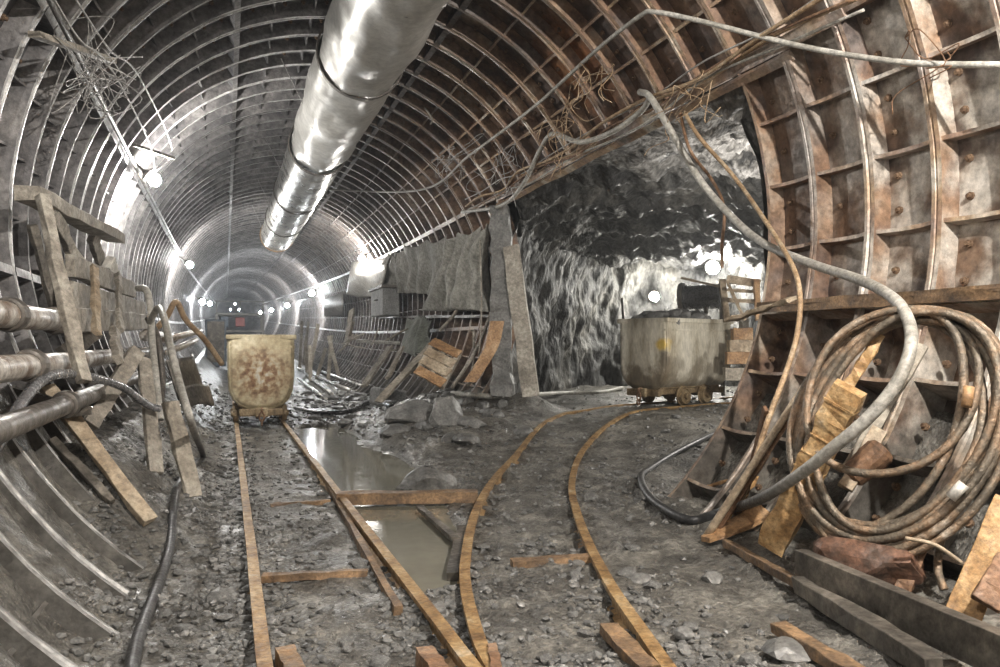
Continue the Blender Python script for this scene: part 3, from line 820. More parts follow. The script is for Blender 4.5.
one('bracket', mb, M['steel'], 'dark bracket bar just above the nearest left lamp', 'bracket')
mb = MB(); rd = random.Random(5)
c = wall(98, 76, .42)
for k in range(13):
    pts = []; x = c.copy()
    for q in range(6): x = c+V((rd.gauss(0, .16), rd.gauss(0, .28), rd.gauss(0, .17))); pts.append(x)
    mb.tube(spline(pts, 7), .0045, 5)
one('wire_tangle', mb, M['wire'], 'tangle of thin pale wires hanging from the upper left bracket', 'wire')
for k, (a, b, c2, d2, lb) in enumerate((((52, -4), (80, 40), (112, 70), (150, 145), 'left one of two thin wires running down to the nearest left lamp'),
                               ((72, -6), (110, 50), (140, 78), (172, 150), 'right one of two thin wires running down to the nearest left lamp'))):
    cable('thin_wire', [wall(*a, .35), wall(*b, .4), wall(*c2, .45), wall(*d2, .4), zc(155, 172, 12.5)], .009, 'wire', lb, 'wire')
# cable across the upper right
cable('loose_cable', [wall(1040, 66, .12), wall(1000, 65, .14), wall(900, 62, .16), wall(800, 46, .16), wall(700, 21, .2), wall(655, 12, .22), wall(640, 16, .2), wall(600, 47, .16), wall(566, 78, .1), wall(530, 110, .12), wall(470, 155, .1), wall(420, 190, .1), wall(330, 190, .1)], .024, 'hose', 'long grey cable sweeping across the rusty vault at upper right', seg=10)
cable('sagging_cable', [wall(462, 212, .1), wall(500, 206, .2), wall(522, 186, .24), wall(540, 150, .16), wall(553, 134, .2), wall(580, 142, .3), wall(612, 132, .26), wall(640, 112, .2), wall(650, 98, .2)], .034, 'hose', 'grey kinked cable drooping along the header left of the thick hose', seg=10)
# bundle of strips and cables lying on the header
rd = random.Random(21)
for k in range(5):
    off = [(.06, .05), (.1, -.02), (.14, .1), (.05, .16), (.12, .03)][k]
    pts = []
    for i in range(11):
        y = 5.0+i*1.05
        pts.append(polar(27.5+off[1]*20+rd.uniform(-1., 1.)*1.2, R-off[0]-rd.uniform(0, .06), y))
    cable('header_cable', pts, [.018, .013, .02, .01, .015][k], ['brownwire', 'hose', 'brownwire', 'wire', 'rust'][k],
          ['thick brown cable in the bundle along the drift header, lowest one', 'grey cable in the bundle along the drift header', 'thickest brown cable of the header bundle, arching farthest off the rings', 'thin pale wire in the bundle along the drift header', 'rust-red cable in the bundle along the drift header'][k], 'cable', group='cables along the drift header')
# loose wire ends hanging from the rusty vault
rd = random.Random(9)
def straggle(u, v, n, label, spread=.35, off=.25, m='brownwire'):
    mb = MB(); c = wall(u, v, off)
    for k in range(n):
        pts = [c.copy(), c+V((rd.gauss(0, .1), rd.gauss(0, spread), rd.gauss(0, .12)))]
        for q in range(4): pts.append(pts[-1]+V((rd.gauss(0, .07), rd.gauss(0, .22), rd.gauss(-.09, .12))))
        mb.tube(spline(pts, 5), .005, 5)
    one('wire_straggle', mb, M[m], label, 'wire')
straggle(590, 75, 9, 'loose brown wire ends hanging under the orange rusted rib')
straggle(560, 120, 9, 'loose brown wire ends above the kinked cable', .5)
straggle(450, 160, 12, 'pale wire web strung across the dark vault right of the duct', .9, .2, 'wire')
straggle(500, 165, 9, 'pale thin wires dangling at the upper left of the header', .6, .2, 'wire')
straggle(905, 38, 3, 'short pinkish wire ends hooked on the near right ring', .12, .12, 'rust')
straggle(690, 95, 6, 'short brown wire ends at the top of the orange strip', .25, .2)

# ------------------------------------------------------------------ thick hose and strips on the right
cable('thick_hose', [wall(640, 92, .1), wall(650, 97, .22), wall(668, 126, .3), wall(700, 180, .25), zc(735, 220, 8.2), zc(765, 244, 7.6), zc(812, 264, 6.7), zc(860, 280, 5.9), zc(893, 298, 5.3), zc(909, 322, 4.95), zc(910, 350, 4.75), zc(896, 384, 4.7), zc(868, 418, 4.75), zc(834, 447, 4.9), zc(800, 474, 5.15), zc(760, 499, 5.7), gp(722, 519, .06), gp(692, 525, .035), gp(664, 516, .035), gp(647, 500, .035), gp(641, 484, .035), gp(650, 469, .035), gp(673, 456, .035), gp(700, 445, .035), gp(722, 432, .035)],
      .038, 'hose_mud', 'thick hose from the header, grey above, black loop lying on the mud', 'hose', seg=14)
cable('hanging_strip', [wall(684, 112, .15), wall(700, 138, .3), zc(735, 178, 8.6), zc(768, 225, 7.6), zc(792, 265, 6.8), zc(800, 296, 6.5), zc(797, 335, 6.4), zc(786, 372, 6.3), zc(768, 420, 6.2), zc(752, 470, 6.2), gnd(735, 520, .03)], .022, 'brownwire', 'tan cable hanging from the header, swaying across the jamb to the floor', 'cable')
cable('hanging_strip', [wall(680, 112, .12), wall(690, 150, .35), zc(712, 180, 8.8), zc(724, 208, 8.6), zc(722, 245, 8.6), zc(722, 268, 8.6)], .018, 'rust', 'short brown strip dangling in front of the bright drift wall', 'strip')
# poles and planks leaning by the coil
def plank(name, p0, p1, w, t, m, label, face=(-1, -.3, 0), cat='plank', bevel=.006, group=None, n=8, jit=.006, taper=1., twist=0.):
    mb = MB(); mb.board(p0, p1, w, t, face, n, jit, taper, twist)
    return one(name, mb, M[m], label, cat, group, bevel=bevel)
mb = MB(); mb.tube(line(gnd(706, 538, .02), zc(828, 350, 5.75), 14), .03, 10, rfun=lambda t: .034-.008*t)
one('wooden_pole', mb, M['tanwood'], 'thin round wooden pole leaning from the mud up toward the coil', 'pole')
plank('rusty_strip', gnd(715, 535, .02), zc(804, 395, 5.9), .05, .03, 'rust', 'narrow rusty strip leaning just right of the thin wooden pole', cat='strip', twist=.5)
plank('rusty_strip', gnd(742, 512, .02), zc(766, 408, 6.2), .06, .03, 'rust', 'rusty strip standing left of the fat ochre timber', cat='strip', twist=-.4)
plank('bark_slab', gnd(706, 540, .03), gnd(765, 512, .14), .16, .04, 'orangewood', 'flat orange bark slab on the mud under the black hose', (0, 0, 1), 'slab', twist=.5, jit=.015)
plank('bark_slab', gnd(722, 524, .06), gnd(752, 478, .25), .1, .04, 'ochre', 'orange splintered slab leaning up behind the black hose', (-1, 0, .3), 'slab', twist=.8, jit=.015)
plank('short_stick', gnd(706, 488, .05), gnd(745, 476, .1), .035, .03, 'orangewood', 'short orange stick lying by the foot of the jamb rib', (0, 0, 1), 'stick')
# fat ochre timber
mb = MB(); a = zc(772, 546, 5.55); b = zc(850, 388, 5.05); d = (b-a)
pts = [a+d*(i/18) for i in range(19)]
mb.board(a, b, .185, .13, (-.8, -.6, 0), 16, .007)
for f in (.5, .6, .7, .8, .9): mb.board(a+d*f, a+d*(f+.008), .193, .138, (-.8, -.6, 0), 1, .003)
for p in mb.v: p += V((noise.noise(p*6), noise.noise(p*6+V((9, 0, 0))), noise.noise(p*6+V((0, 9, 0)))))*.018
t_ = one('ochre_timber', mb, M['ochre'], 'fat ochre-stained timber leaning in front of the wire rope coil', 'timber')
mb = MB()
for p, q in (((838, 404), (880, 335)), ):
    mb.board(zc(*p, 5.3), zc(*q, 5.25), .07, .02, (-.8, -.6, 0), 10, .012, .9)
one('perforated_strap', mb, M['ochre'], 'rust-eaten steel strap with ochre crust above the fat timber, inside the coil', 'strap')

# wire rope coil: one rope wound in many loops, leaning on the wall
def coil():
    C0 = zc(893, 432, 5.1); e1 = V((-.2, .98, 0)).normalized()*-1; e1 = V((.42, -.9, 0)).normalized(); e2 = V((.3, .12, 1)).normalized()
    nrm = e1.cross(e2).normalized()
    if nrm.dot(V((-C0.x, -C0.y, 0))) < 0: nrm = -nrm
    loops = [(.03, .02, .6, .80, .1), (.06, .0, .57, .78, .13), (.0, .05, .63, .75, .1), (.09, .02, .53, .73, .16), (-.04, .06, .58, .70, .07),
             (.1, .07, .5, .68, .18), (-.05, -.0, .52, .72, .05), (.04, -.05, .6, .84, .03), (-.08, .3, .4, .46, .2), (.0, .04, .54, .66, .12), (.08, -.02, .58, .79, .08)]
    pts = []; rd = random.Random(4); N_ = 110
    for i, (cx_, cy_, a, b, o) in enumerate(loops):
        nx_ = loops[(i+1) % len(loops)] if i+1 < len(loops) else loops[i]
        ph = rd.uniform(0, 6)
        for k in range(N_):
            t = k/N_; f = sm(t); g = [l*(1-f)+m*f for l, m in zip((cx_, cy_, a, b, o), nx_)]
            an = PI*.75+2*PI*t
            x = g[0]+g[2]*math.cos(an); y = g[1]+g[3]*math.sin(an)
            skew = .0
            wob = .012*math.sin(3*an+ph)
            # strands bunch at the top and fan out below
            top = max(0, math.sin(an))
            x = x+.1*math.sin(an)*1.0; y = y*(1-.06*top)+.045*top*(1)
            pts.append(C0+e1*(x+wob)+e2*(y+wob)+nrm*(g[4]+.05*math.sin(an+ph)*(.4)))
    mb = MB(); mb.tube(pts, .0245, 14, lobes=6, twist=44)
    root = empty('wire_rope_coil', C0-e2*.85, 'large coil of brown wire rope leaning on the right wall behind the ochre timber', 'rope coil')
    mb.build('rope', M['rope'], root)
    e = pts[-1]
    mb = MB(); q = C0+e1*.47+e2*-.36+nrm*.22
    mb.tube([q-e2*.045-e1*.03, q+e2*.045+e1*.03], .032, 12); mb.build('pale_clamp', M['sheet'], root)
    q = C0+e1*.46+e2*.2+nrm*.2
    mb = MB(); mb.tube([q-e2*.06, q+e2*.06], .03, 12); mb.build('rusty_clamp', M['orangewood'], root)
    return C0, e1, e2, nrm
C0, e1, e2, nrm = coil()
cable('rope_tail', [zc(948, 520, 4.9), zc(940, 545, 4.8), zc(938, 570, 4.75), zc(944, 590, 4.7)], .024, 'rope', 'short rope tail hanging below the coil beside the channel', 'rope')
# junk inside and under the coil
plank('timber_prop', zc(848, 470, 5.5), zc(922, 345, 5.6), .09, .04, 'wood', 'grey board leaning inside the rope coil', (-.8, -.6, 0))
plank('timber_prop', zc(845, 488, 5.3), zc(880, 430, 5.4), .1, .05, 'tanwood', 'short tan board stub inside the lower half of the coil', (-.8, -.6, 0))
mb = MB(); a = zc(850, 478, 5.35); b = zc(893, 440, 5.3); mb.lathe([(0, .07), (.02, .085), (.2, .1), (.26, .1), (.29, .08), (.3, .05)], a, b-a, 16)
one('metal_flask', mb, M['rust'], 'round-ended rusty canister lying inside the rope coil', 'canister', bevel=.01)
plank('rusty_stub', zc(902, 592, 4.7), zc(925, 530, 4.8), .09, .05, 'rust', 'rusty steel stub standing behind the channel below the coil', (-.8, -.6, 0), 'stub')
boulder(zc(868, 548, 4.9)-V((0, 0, .1)), (.2, .34, .16), 'rusty red-brown mound of sludge under the coil', 5, .4, 'sludge', BIG, 'sludge_mound', 'mound')
cable('thin_strip', [zc(905, 538, 4.6), zc(935, 545, 4.55), zc(965, 565, 4.5), zc(988, 580, 4.4), zc(990, 600, 4.35)], .012, 'tanwood', 'thin dry tan wire curving beside the ochre plank at far right', 'wire')
plank('ochre_plank', zc(962, 618, 4.15), zc(1012, 502, 4.3), .17, .05, 'ochre', 'ochre-stained plank leaning at the right edge behind the channel', (-.8, -.6, .1))
plank('rusty_plate', zc(985, 605, 4.0), zc(1012, 560, 4.1), .14, .03, 'rust', 'rusty plate at the right edge in front of the ochre plank', (-.8, -.6, .1), 'plate')
# channel beam and strips on the floor
def channel(a, b, w, h, name, m, label):
    a = V(a); b = V(b); d = (b-a).normalized(); sd = V((d.y, -d.x, 0))
    pr = [(-w/2, h), (w/2, h), (w/2, h-.02), (-w/2+.02, h-.02), (-w/2+.02, .02), (w/2, .02), (w/2, 0), (-w/2, 0)]
    if sd.x > 0: sd = -sd
    pr = [(-x, z) for x, z in pr]
    mb = MB(); mb.prism([a-sd*(-x)+V((0, 0, z)) for x, z in pr], b-a)
    return one(name, mb, M[m], label, 'beam', bevel=.004)
ca = lvl(800, 549, .2); cb = lvl(1010, 636, .2)
channel(ca-V((0, 0, .2)), cb-V((0, 0, .2)), .08, .2, 'steel_channel', 'steel', 'long dark steel channel lying in front of the rope coil')
sa = lvl(726, 543, .0); sb = lvl(800, 585, .0)
plank('steel_strip', sa, sb, .06, .06, 'tie', 'rusty half-buried strip on the mud leading to the steel channel', (0, 0, 1), 'strip')
plank('steel_strip', lvl(800, 585, -.0), lvl(935, 668, -.0), .1, .1, 'steel', 'mud-crusted steel strip lying in front of the steel channel', (0, 0, 1), 'strip', jit=.012)
plank('sunken_plank', lvl(778, 627, -.03), lvl(860, 676, -.03), .1, .06, 'tie', 'sunken rusty plank in the mud at lower right', (0, 0, 1))
boulder(lvl(790, 655, -.08), (.16, .13, .07), 'dark broken lump at the lower right beside the sunken plank', 3, .2, 'gravel', ROCKS, 'stone', 'stone')

# things at the jamb: timbers, ledge scraps
plank('splintered_plank', zc(731, 320, 7.6), zc(792, 299, 6.9), .13, .035, 'tanwood', 'splintered tan plank sticking out left from the end of the ledge beam', (0, 0, 1), twist=.3, jit=.012)

# ------------------------------------------------------------------ side drift: machine and timbers behind the second wagon
root = empty('drift_fan', zc(700, 312, 18.2), 'dark horizontal drum fan behind the loaded wagon in the side drift', 'fan')
a = zc(681, 298, 18.4); b = zc(722, 296, 18.0); ax = (b-a)
mb = MB(); mb.lathe([(0, .2), (.01, .29), (.12, .3), (.16, .27), (ax.length*.9, .28), (ax.length*.93, .31), (ax.length, .31)], a, ax, 24); mb.build('drum', M['black'], root, bevel=.01)
mb = MB(); mb.lathe([(-.02, .3), (-.02, .34), (.08, .34), (.08, .3)], a, ax, 24); mb.build('front_ring', M['steel'], root)
for f in (.2, .8):
    p = a+ax*f; mb = MB()
    for s_ in (-1, 1): mb.board(p+V((s_*.2, 0, -.2)), V((p.x+s_*.25, p.y, .35)), .07, .05, (0, -1, 0), 3, .003)
    mb.build('leg', M['steel'], root)
plank('roof_plank', zc(682, 278, 17.8), zc(722, 287, 17.4), .2, .05, 'tanwood', 'tan plank lying on top of the dark drum fan', (0, 0, 1))
root = empty('timber_crib', lvl(738, 392, .32), 'tan timber crib frame right of the drum fan, against the jamb', 'timber frame')
for (p0, p1, w_, z_) in (((722, 280), (727, 322), .13, 16.6), ((727, 279), (760, 284), .16, 16.), ((756, 280), (758, 320), .1, 15.6), ((728, 300), (760, 302), .08, 16.), ((727, 290), (760, 292), .06, 16.2)):
    mb = MB(); mb.board(zc(*p0, z_), zc(*p1, z_-.3), w_, .08, (-.3, -1, 0), 4, .008); mb.build('beam', M['tanwood' if z_ > 15.9 else 'orangewood'], root, bevel=.006)
mb = MB(); mb.board(zc(744, 318, 16.3), lvl(744, 392, .32), .16, .12, (-.3, -1, 0), 4, .008); mb.build('post', M['greywood'], root, bevel=.006)
mb = MB(); mb.board(zc(727, 282, 15.8), zc(745, 320, 15.2), .05, .03, (-.3, -1, 0), 4, .008); mb.build('brace', M['tanwood'], root)
for k, (u0_, u1_, v_, z_, m_) in enumerate(((732, 752, 334, 16., 'orangewood'), (728, 756, 346, 15.8, 'tanwood'), (726, 758, 358, 15.6, 'orangewood'), (724, 758, 374, 15.4, 'wood'))):
    mb = MB(); c = (zc(u0_, v_, z_)+zc(u1_, v_, z_))/2
    mb.board(zc(u0_, v_, z_), zc(u1_, v_, z_), .2, .24, (0, 0, 1), 4, .008)
    one('crib_block', mb, M[m_], ['topmost orange timber block of the crib right of the loaded wagon', 'second timber block from the top of the crib, wider than the topmost',
        'third timber block down in the crib right of the loaded wagon', 'lowest timber block of the crib right of the loaded wagon'][k], 'timber', bevel=.01)
mb = MB(); mb.tube([lvl(622, 378, .3), zc(624, 330, 20.), zc(622, 298, 20.)], .035, 8)
one('drift_post', mb, M['band'], 'thin dark post leaning on the rock left of the loaded wagon', 'post')
cable('drift_pipe', [gp(452, 396, .05), gp(500, 397, .05), gp(560, 396, .05), gp(600, 394, .05), gp(622, 391, .05)], .05, 'hose', 'grey hose lying on the rubble along the foot of the rock wall', 'hose')

# posts at the far corner of the drift opening
plank('rock_prop', zc(511, 246, 14.5), zc(531, 396, 14.3), .3, .12, 'greywood', 'tall grey timber prop leaning at the far corner of the side drift', (-.5, -1, 0), 'prop', jit=.015)
plank('rock_prop', zc(500, 206, 14.75), zc(503, 396, 14.6), .36, .2, 'boulder', 'rough grey mud-caked post beside the leaning timber prop', (-.5, -1, 0), 'prop', jit=.045, n=18)
mb = MB(); P_ = spline([zc(497, 321, 14.35), zc(492, 345, 14.3), zc(481, 365, 14.2), zc(470, 382, 14.1)], 4)
vs = []
for i, p in enumerate(P_):
    w_ = .13-.02*i/len(P_)
    vs += [p+V((-w_, 0, 0))+V((0, -.03, 0)), p+V((w_, 0, 0))+V((0, -.03, 0)), p+V((w_, .03, 0)), p+V((-w_, .03, 0))]
n = len(P_); fs = [(3, 2, 1, 0), tuple(4*(n-1)+q for q in range(4))]
for i in range(n-1):
    for q in range(4): r_ = (q+1) % 4; fs.append((4*i+q, 4*i+r_, 4*i+4+r_, 4*i+4+q))
mb.add(vs, fs); one('orange_board', mb, M['orangewood'], 'curved orange broken board at the foot of the mud-caked post', 'board')

# ------------------------------------------------------------------ tarps on the right wall
def drape(name, top, bot, off, label, m='tarp', fold=.12, nx=40, ny=30, cat='tarp', folds=5, depth=None, seed=0):
    T = [wall(u, v, off) if depth is None else zc(u, v, depth) for u, v in top]; B = [wall(u, v, off+.15) if depth is None else zc(u, v, depth) for u, v in bot]
    def pick(L, s):
        x = s*(len(L)-1); i = min(int(x), len(L)-2); return L[i].lerp(L[i+1], x-i)
    def P(s, t):
        a, b = pick(T, s), pick(B, s); p = a.lerp(b, t)
        inn = V((CX-p.x, 0, CZ-p.z)).normalized()
        f = math.sin(folds*2*PI*s+2.2*noise.noise(V((s*3, t*1.5, seed)))*1.5)*(.3+.7*t)*fold
        f += fold*.9*noise.noise(V((s*4, t*2.5, seed+3)))
        sag = .12*math.sin(PI*((s*3) % 1))*(1-t)
        return p+inn*(f+.08)-V((0, 0, sag))
    mb = MB(); mb.grid(P, nx, ny)
    return one(name, mb, M[m], label, cat, solid=.012)
drape('tarp', [(397, 250), (410, 243), (428, 239), (450, 233)], [(400, 292), (418, 293), (432, 294), (446, 297)], .12, 'large dirty grey tarp hung on the right wall, middle one of three', seed=1, folds=4)
drape('tarp', [(449, 232), (464, 230), (480, 226), (490, 222)], [(434, 312), (452, 311), (470, 311), (484, 311)], .16, 'dark grey tarp with deep folds next to the mud-caked post, rightmost of three', seed=2, folds=4, fold=.2)
drape('tarp', [(391, 252), (395, 252), (399, 252)], [(374, 286), (390, 290), (403, 292)], .2, 'narrow triangular grey tarp left of the large tarp', seed=4, folds=2)
drape('green_tarp', [(410, 316), (425, 314), (436, 318)], [(405, 352), (418, 358), (430, 350)], .25, 'greenish rag tarp hanging low below the large tarp', 'green', seed=5, folds=2, fold=.1)
mb = MB(); mb.grid(lambda s, t: wall(352+36*s-6*t, 262-4*s+(32+4*math.sin(PI*s))*t+3*s*t, .12+.5*math.sin(PI*t*.9)+.05*math.sin(9*s)), 24, 20)
one('pale_sheet', mb, M['sheet'], 'bright bent pale sheet right beside the nearest right lamp', 'sheet', solid=.015)
mb = MB(); mb.grid(lambda s, t: wall(324+19*s, 300-8*s+(16+8*s)*t, .3+.5*math.sin(PI*t)), 14, 14)
one('curled_panel', mb, M['sheet'], 'curled brownish panel left of the bright bent sheet', 'panel', solid=.02)
root = empty('junction_box', wall(390, 318, .5), 'grey metal box standing on the far ledge under the narrow tarp', 'box')
a = wall(379, 317, .45); b = wall(402, 317, .45)
zt_ = 1.0
d = (b-a); mid = (a+b)/2; hh = abs(wall(390, 297, .45).z-mid.z)
rotm = Matrix.Rotation(math.atan2(-1, 0)+PI/2, 3, 'Z')
mb = MB(); mb.box(mid+V((-.15, 0, .42)), (.5, abs(d.y)*.55, .8)); mb.build('case', M['concrete'], root, bevel=.03)
mb = MB(); mb.box(mid+V((-.15, 0, .86)), (.62, abs(d.y)*.62, .1)); mb.build('lid', M['steel'], root, bevel=.02)
mb = MB(); mb.tube([mid+V((-.42, -.25, .5)), mid+V((-.47, -.2, .5)), mid+V((-.47, .2, .5)), mid+V((-.42, .25, .5))], .02, 8); mb.build('handle', M['steel'], root)

# ------------------------------------------------------------------ pallet, planks, block at the tarp wall
def quadframe(c4, label):
    """a pallet from its four corners (top-left, top-right, bottom-right, bottom-left)"""
    tl, tr, br, bl = c4
    root = empty('wooden_pallet', bl, label, 'pallet')
    nrm_ = (tr-tl).cross(bl-tl).normalized()
    if nrm_.dot(-tl) < 0: nrm_ = -nrm_
    for k, (a, b) in enumerate(((tl, bl), (tr, br), ((tl+tr)/2, (bl+br)/2))):
        mb = MB(); mb.board(a-nrm_*.06, b-nrm_*.06, .09, .11, nrm_, 4, .006); mb.build('bearer', M['wood'], root, bevel=.005)
    for k, f in enumerate((.06, .37, .64, .94)):
        a, b = tl.lerp(bl, f), tr.lerp(br, f); e_ = (b-a)*.06
        mb = MB(); mb.board(a-e_, b+e_, .2, .035, nrm_, 5, .006); mb.build('slat', M['orangewood' if k in (0, 3) else 'tanwood'], root, bevel=.004)
quadframe((zc(434, 340, 14.8), zc(459, 352, 14.6), zc(441, 385, 14.0), zc(417, 372, 14.2)), 'orange-brown wooden pallet tilted against the right wall above the boulders')
wl = [((364, 386), (390, 347), .22, 'grey', 'grey plank leaning on the right wall left of the concrete block', 18.),
      ((378, 402), (432, 345), .2, 'wood', 'long brown plank leaning just left of the wooden pallet', 15.5),
      ((388, 378), (402, 348), .16, 'wood', 'dark narrow plank behind the concrete block', 18.),
      ((346, 346), (352, 310), .22, 'grey', 'pale upright board against the far right ribs below the pale sheet', 24.)]
for a, b, w_, m_, lb, z_ in wl:
    plank('leaning_plank', zc(*a, z_), zc(*b, z_+1.), w_, .06, 'greywood' if m_ == 'grey' else 'wood', lb, (-1, -.6, .3), jit=.012)
for a, b, w_, lb, z_ in (((452, 388), (496, 300), .07, 'long thin pole leaning under the rightmost tarp', 15.), ((468, 386), (474, 330), .06, 'thin dark stick leaning left of the orange board', 15.2), ((440, 330), (466, 286), .07, 'thin slat tucked against the rightmost tarp', 16.5), ((478, 372), (480, 240), .035, 'thin upright wire rod in front of the rightmost tarp', 14.6)):
    mb = MB(); mb.tube(spline([zc(*a, z_), (zc(*a, z_)+zc(*b, z_+.8))/2+V((.05, 0, -.1)), zc(*b, z_+.8)], 8), w_/2, 8)
    one('thin_pole', mb, M['greywood'], lb, 'pole')
mb = MB(); p = gnd(388, 404); mb.box(p+V((0, 0, .16)), (.75, .5, .42), Matrix.Rotation(.35, 3, 'Z') @ Matrix.Rotation(.12, 3, 'Y'))
one('concrete_block', mb, M['concrete'], 'grey concrete block lying on the floor in front of the tarp wall', 'block', bevel=.05)
# long pipes lying on the floor behind the front wagon
for k, (a, b, lb) in enumerate((((298, 370), (350, 391), 'longest of the shiny bars lying on the floor right of the front wagon'), ((298, 381), (326, 401), 'shiny bar lying nearest the front wagon on its right'),
                                ((306, 376), (332, 396), 'thin shiny bar lying between two others right of the front wagon'), ((322, 374), (362, 388), 'shiny bar lying farthest right toward the right wall'))):
    mb = MB(); mb.tube(line(gp(*a, .1), gp(*b, .06), 4), .05, 8)
    one('floor_bar', mb, M['galv'], lb, 'bar')
cable('floor_hose', [gp(296, 410, .05), gp(320, 415, .05), gp(350, 414, .05), gp(372, 404, .05), gp(392, 410, .05)], .05, 'black', 'black hose lying across the wet floor right of the front wagon', 'hose')
cable('far_ledge_pipe', [zc(356, 341, 22), zc(400, 343, 22.)], .05, 'hose', 'short pale pipe sticking out on the far right ledge', 'pipe')
rd = random.Random(77)
for k in range(9):
    u = rd.uniform(338, 398); v = rd.uniform(335, 352); z_ = rd.uniform(20, 23)
    a = zc(u, v, z_); b = a+V((rd.uniform(-.7, .7), rd.uniform(-.6, .6), rd.uniform(.1, .5)))
    mb = MB(); mb.board(a, b, .1, .03, (0, 0, 1), 3, .01)
    one('broken_plank', mb, M['wood'], 'one of the short broken planks heaped against the far right ribs', 'plank', 'broken planks by the far right wall')

# ------------------------------------------------------------------ left wall: pipes
def wall_pipe(x, z, r, y0, y1, label, m='pipe', flanges=()):
    root = empty('steel_pipe', (x, (y0+y1)/2, z-r), label, 'pipe')
    n_ = int((y1-y0)/1.2)+2
    mb = MB(); mb.tube([(x+.01*noise.noise(V((i*.7, x, 0))), y0+(y1-y0)*i/(n_-1), z+.012*noise.noise(V((i*.7, 0, z)))+rise(y0+(y1-y0)*i/(n_-1))) for i in range(n_)], r, 20); mb.build('pipe_body', M[m], root)
    for y in flanges:
        mb = MB(); mb.lathe([(-.09, r+.004), (-.085, r+.022), (-.02, r+.03), (.02, r+.03), (.085, r+.022), (.09, r+.004)], (x, y, z+rise(y)), (0, 1, 0), 20); mb.build('collar', M['darkpipe'], root)
    return root
wall_pipe(-1.33, 1.69, .086, 2.5, 7.6, 'topmost thick pale pipe on the left wall with a rusty collar', flanges=(5.95, 7.4))
wall_pipe(-1.2, 1.36, .08, 2.5, 26, 'second pale pipe along the left wall, below the topmost pipe', flanges=(5.9, 10.3))
wall_pipe(-1.08, 1.07, .07, 2.5, 15, 'lowest dark pipe along the left wall under the leaning planks', 'darkpipe', flanges=(6.4,))
wall_pipe(-1.1, 1.62, .09, 12.6, 19, 'short white pipe on the left wall beyond the board stack', 'pipe', flanges=(18.9,))
for y in (4.2, 7.0, 9.8, 13.5):
    mb = MB()
    a = polar(-162-.0, R+.02, y); mb.board((-1.72, y, 1.2), (-1.0, y, .98), .06, .06, (0, 0, 1), 3, .003); mb.board((-1.65, y, .92), (-1.0, y, .98), .05, .05, (0, 0, 1), 3, .003)
    one('pipe_bracket', mb, M['steel'], 'dark steel bracket carrying the lowest pipe on the left wall', 'bracket', 'brackets under the left wall pipes')

# ------------------------------------------------------------------ left wall: timber staging
LB = [('timber_beam', (28, 193, .28), (116, 238, .55), .2, .12, 'greywood', 'long pale beam at the top of the left timber staging', (0, 0, 1)),
      ('timber_post', (42, 196, .45), (84, 382, .5), .1, .06, 'greywood', 'long slanting post in front of the left staging, from top beam to pipes', (1, -1, 0)),
      ('timber_brace', (50, 210, .35), (80, 265, .4), .12, .06, 'greywood', 'short diagonal brace under the top beam of the left staging', (1, -1, 0)),
      ('timber_brace', (92, 236, .4), (104, 270, .4), .14, .06, 'greywood', 'short upright board between the top beam and the board stack', (1, -1, 0)),
      ('timber_brace', (32, 225, .2), (56, 315, .25), .07, .05, 'steel', 'dark thin strut behind the long slanting post on the left wall', (1, -1, 0)),
      ('stacked_board', (70, 266, .42), (132, 290, .6), .2, .1, 'greywood', 'topmost board of the stack on the left staging', (1, -.6, 0)),
      ('stacked_board', (68, 296, .42), (142, 312, .6), .27, .1, 'greywood', 'middle board of the stack on the left staging', (1, -.6, 0)),
      ('stacked_board', (74, 320, .42), (148, 322, .6), .22, .1, 'greywood', 'lowest board of the stack on the left staging', (1, -.6, 0)),
      ('cleat', (94, 266, .56), (97, 333, .56), .07, .05, 'tanwood', 'brown vertical cleat across the stacked boards, left of two', (1, -1, 0)),
      ('cleat', (118, 275, .62), (120, 330, .62), .07, .05, 'greywood', 'grey vertical cleat across the stacked boards, right of two', (1, -1, 0)),
      ('timber_brace', (114, 330, .6), (118, 360, .6), .1, .07, 'greywood', 'short prop under the board stack on the left staging', (1, -1, 0)),
      ('canvas_lump', (108, 262, .5), (116, 282, .5), .16, .1, 'sheet', 'pale canvas lump tucked above the stacked boards', (1, -1, 0))]
for nm, a, b, w_, t_, m_, lb, fc in LB:
    plank(nm, wall(*a), wall(*b), w_, t_, m_, lb, fc, cat=nm.split('_')[-1], jit=.012)
# leaning planks below
def lean(nm, a, za, b, w_, t_, m_, lb, cat='plank', jit=.008):
    plank(nm, zc(*a, za), gnd(*b, .03), w_, t_, m_, lb, (.6, -.8, .3), cat=cat, jit=jit)
lean('leaning_plank', (47, 387), 6.4, (150, 522), .12, .06, 'tanwood', 'long tan plank leaning from the left pipes down to the mud')
lean('leaning_plank', (170, 402), 7.8, (194, 497), .17, .05, 'wood', 'broad tan plank lying on the mud slope beside the black hose')
lean('leaning_plank', (144, 358), 7.9, (156, 474), .14, .05, 'greywood', 'grey mossy upright plank right of the left bracing')
lean('leaning_plank', (52, 440), 6.2, (112, 504), .06, .05, 'steel', 'dark rusted bar leaning behind the long tan plank')
plank('bracing_board', zc(138, 350, 7.6), zc(90, 425, 6.9), .14, .06, 'greywood', 'grey board sloping down left from the peak of the left bracing', (.6, -.8, .3), 'board')
plank('bracing_board', zc(134, 350, 7.8), zc(100, 405, 7.2), .1, .06, 'wood', 'shorter brown board sloping under the left bracing peak', (.6, -.8, .3), 'board')
plank('bracing_board', zc(96, 330, 7.8), zc(64, 355, 7.), .16, .06, 'steel', 'dark board behind the pipes under the board stack', (.6, -.8, .3), 'board')
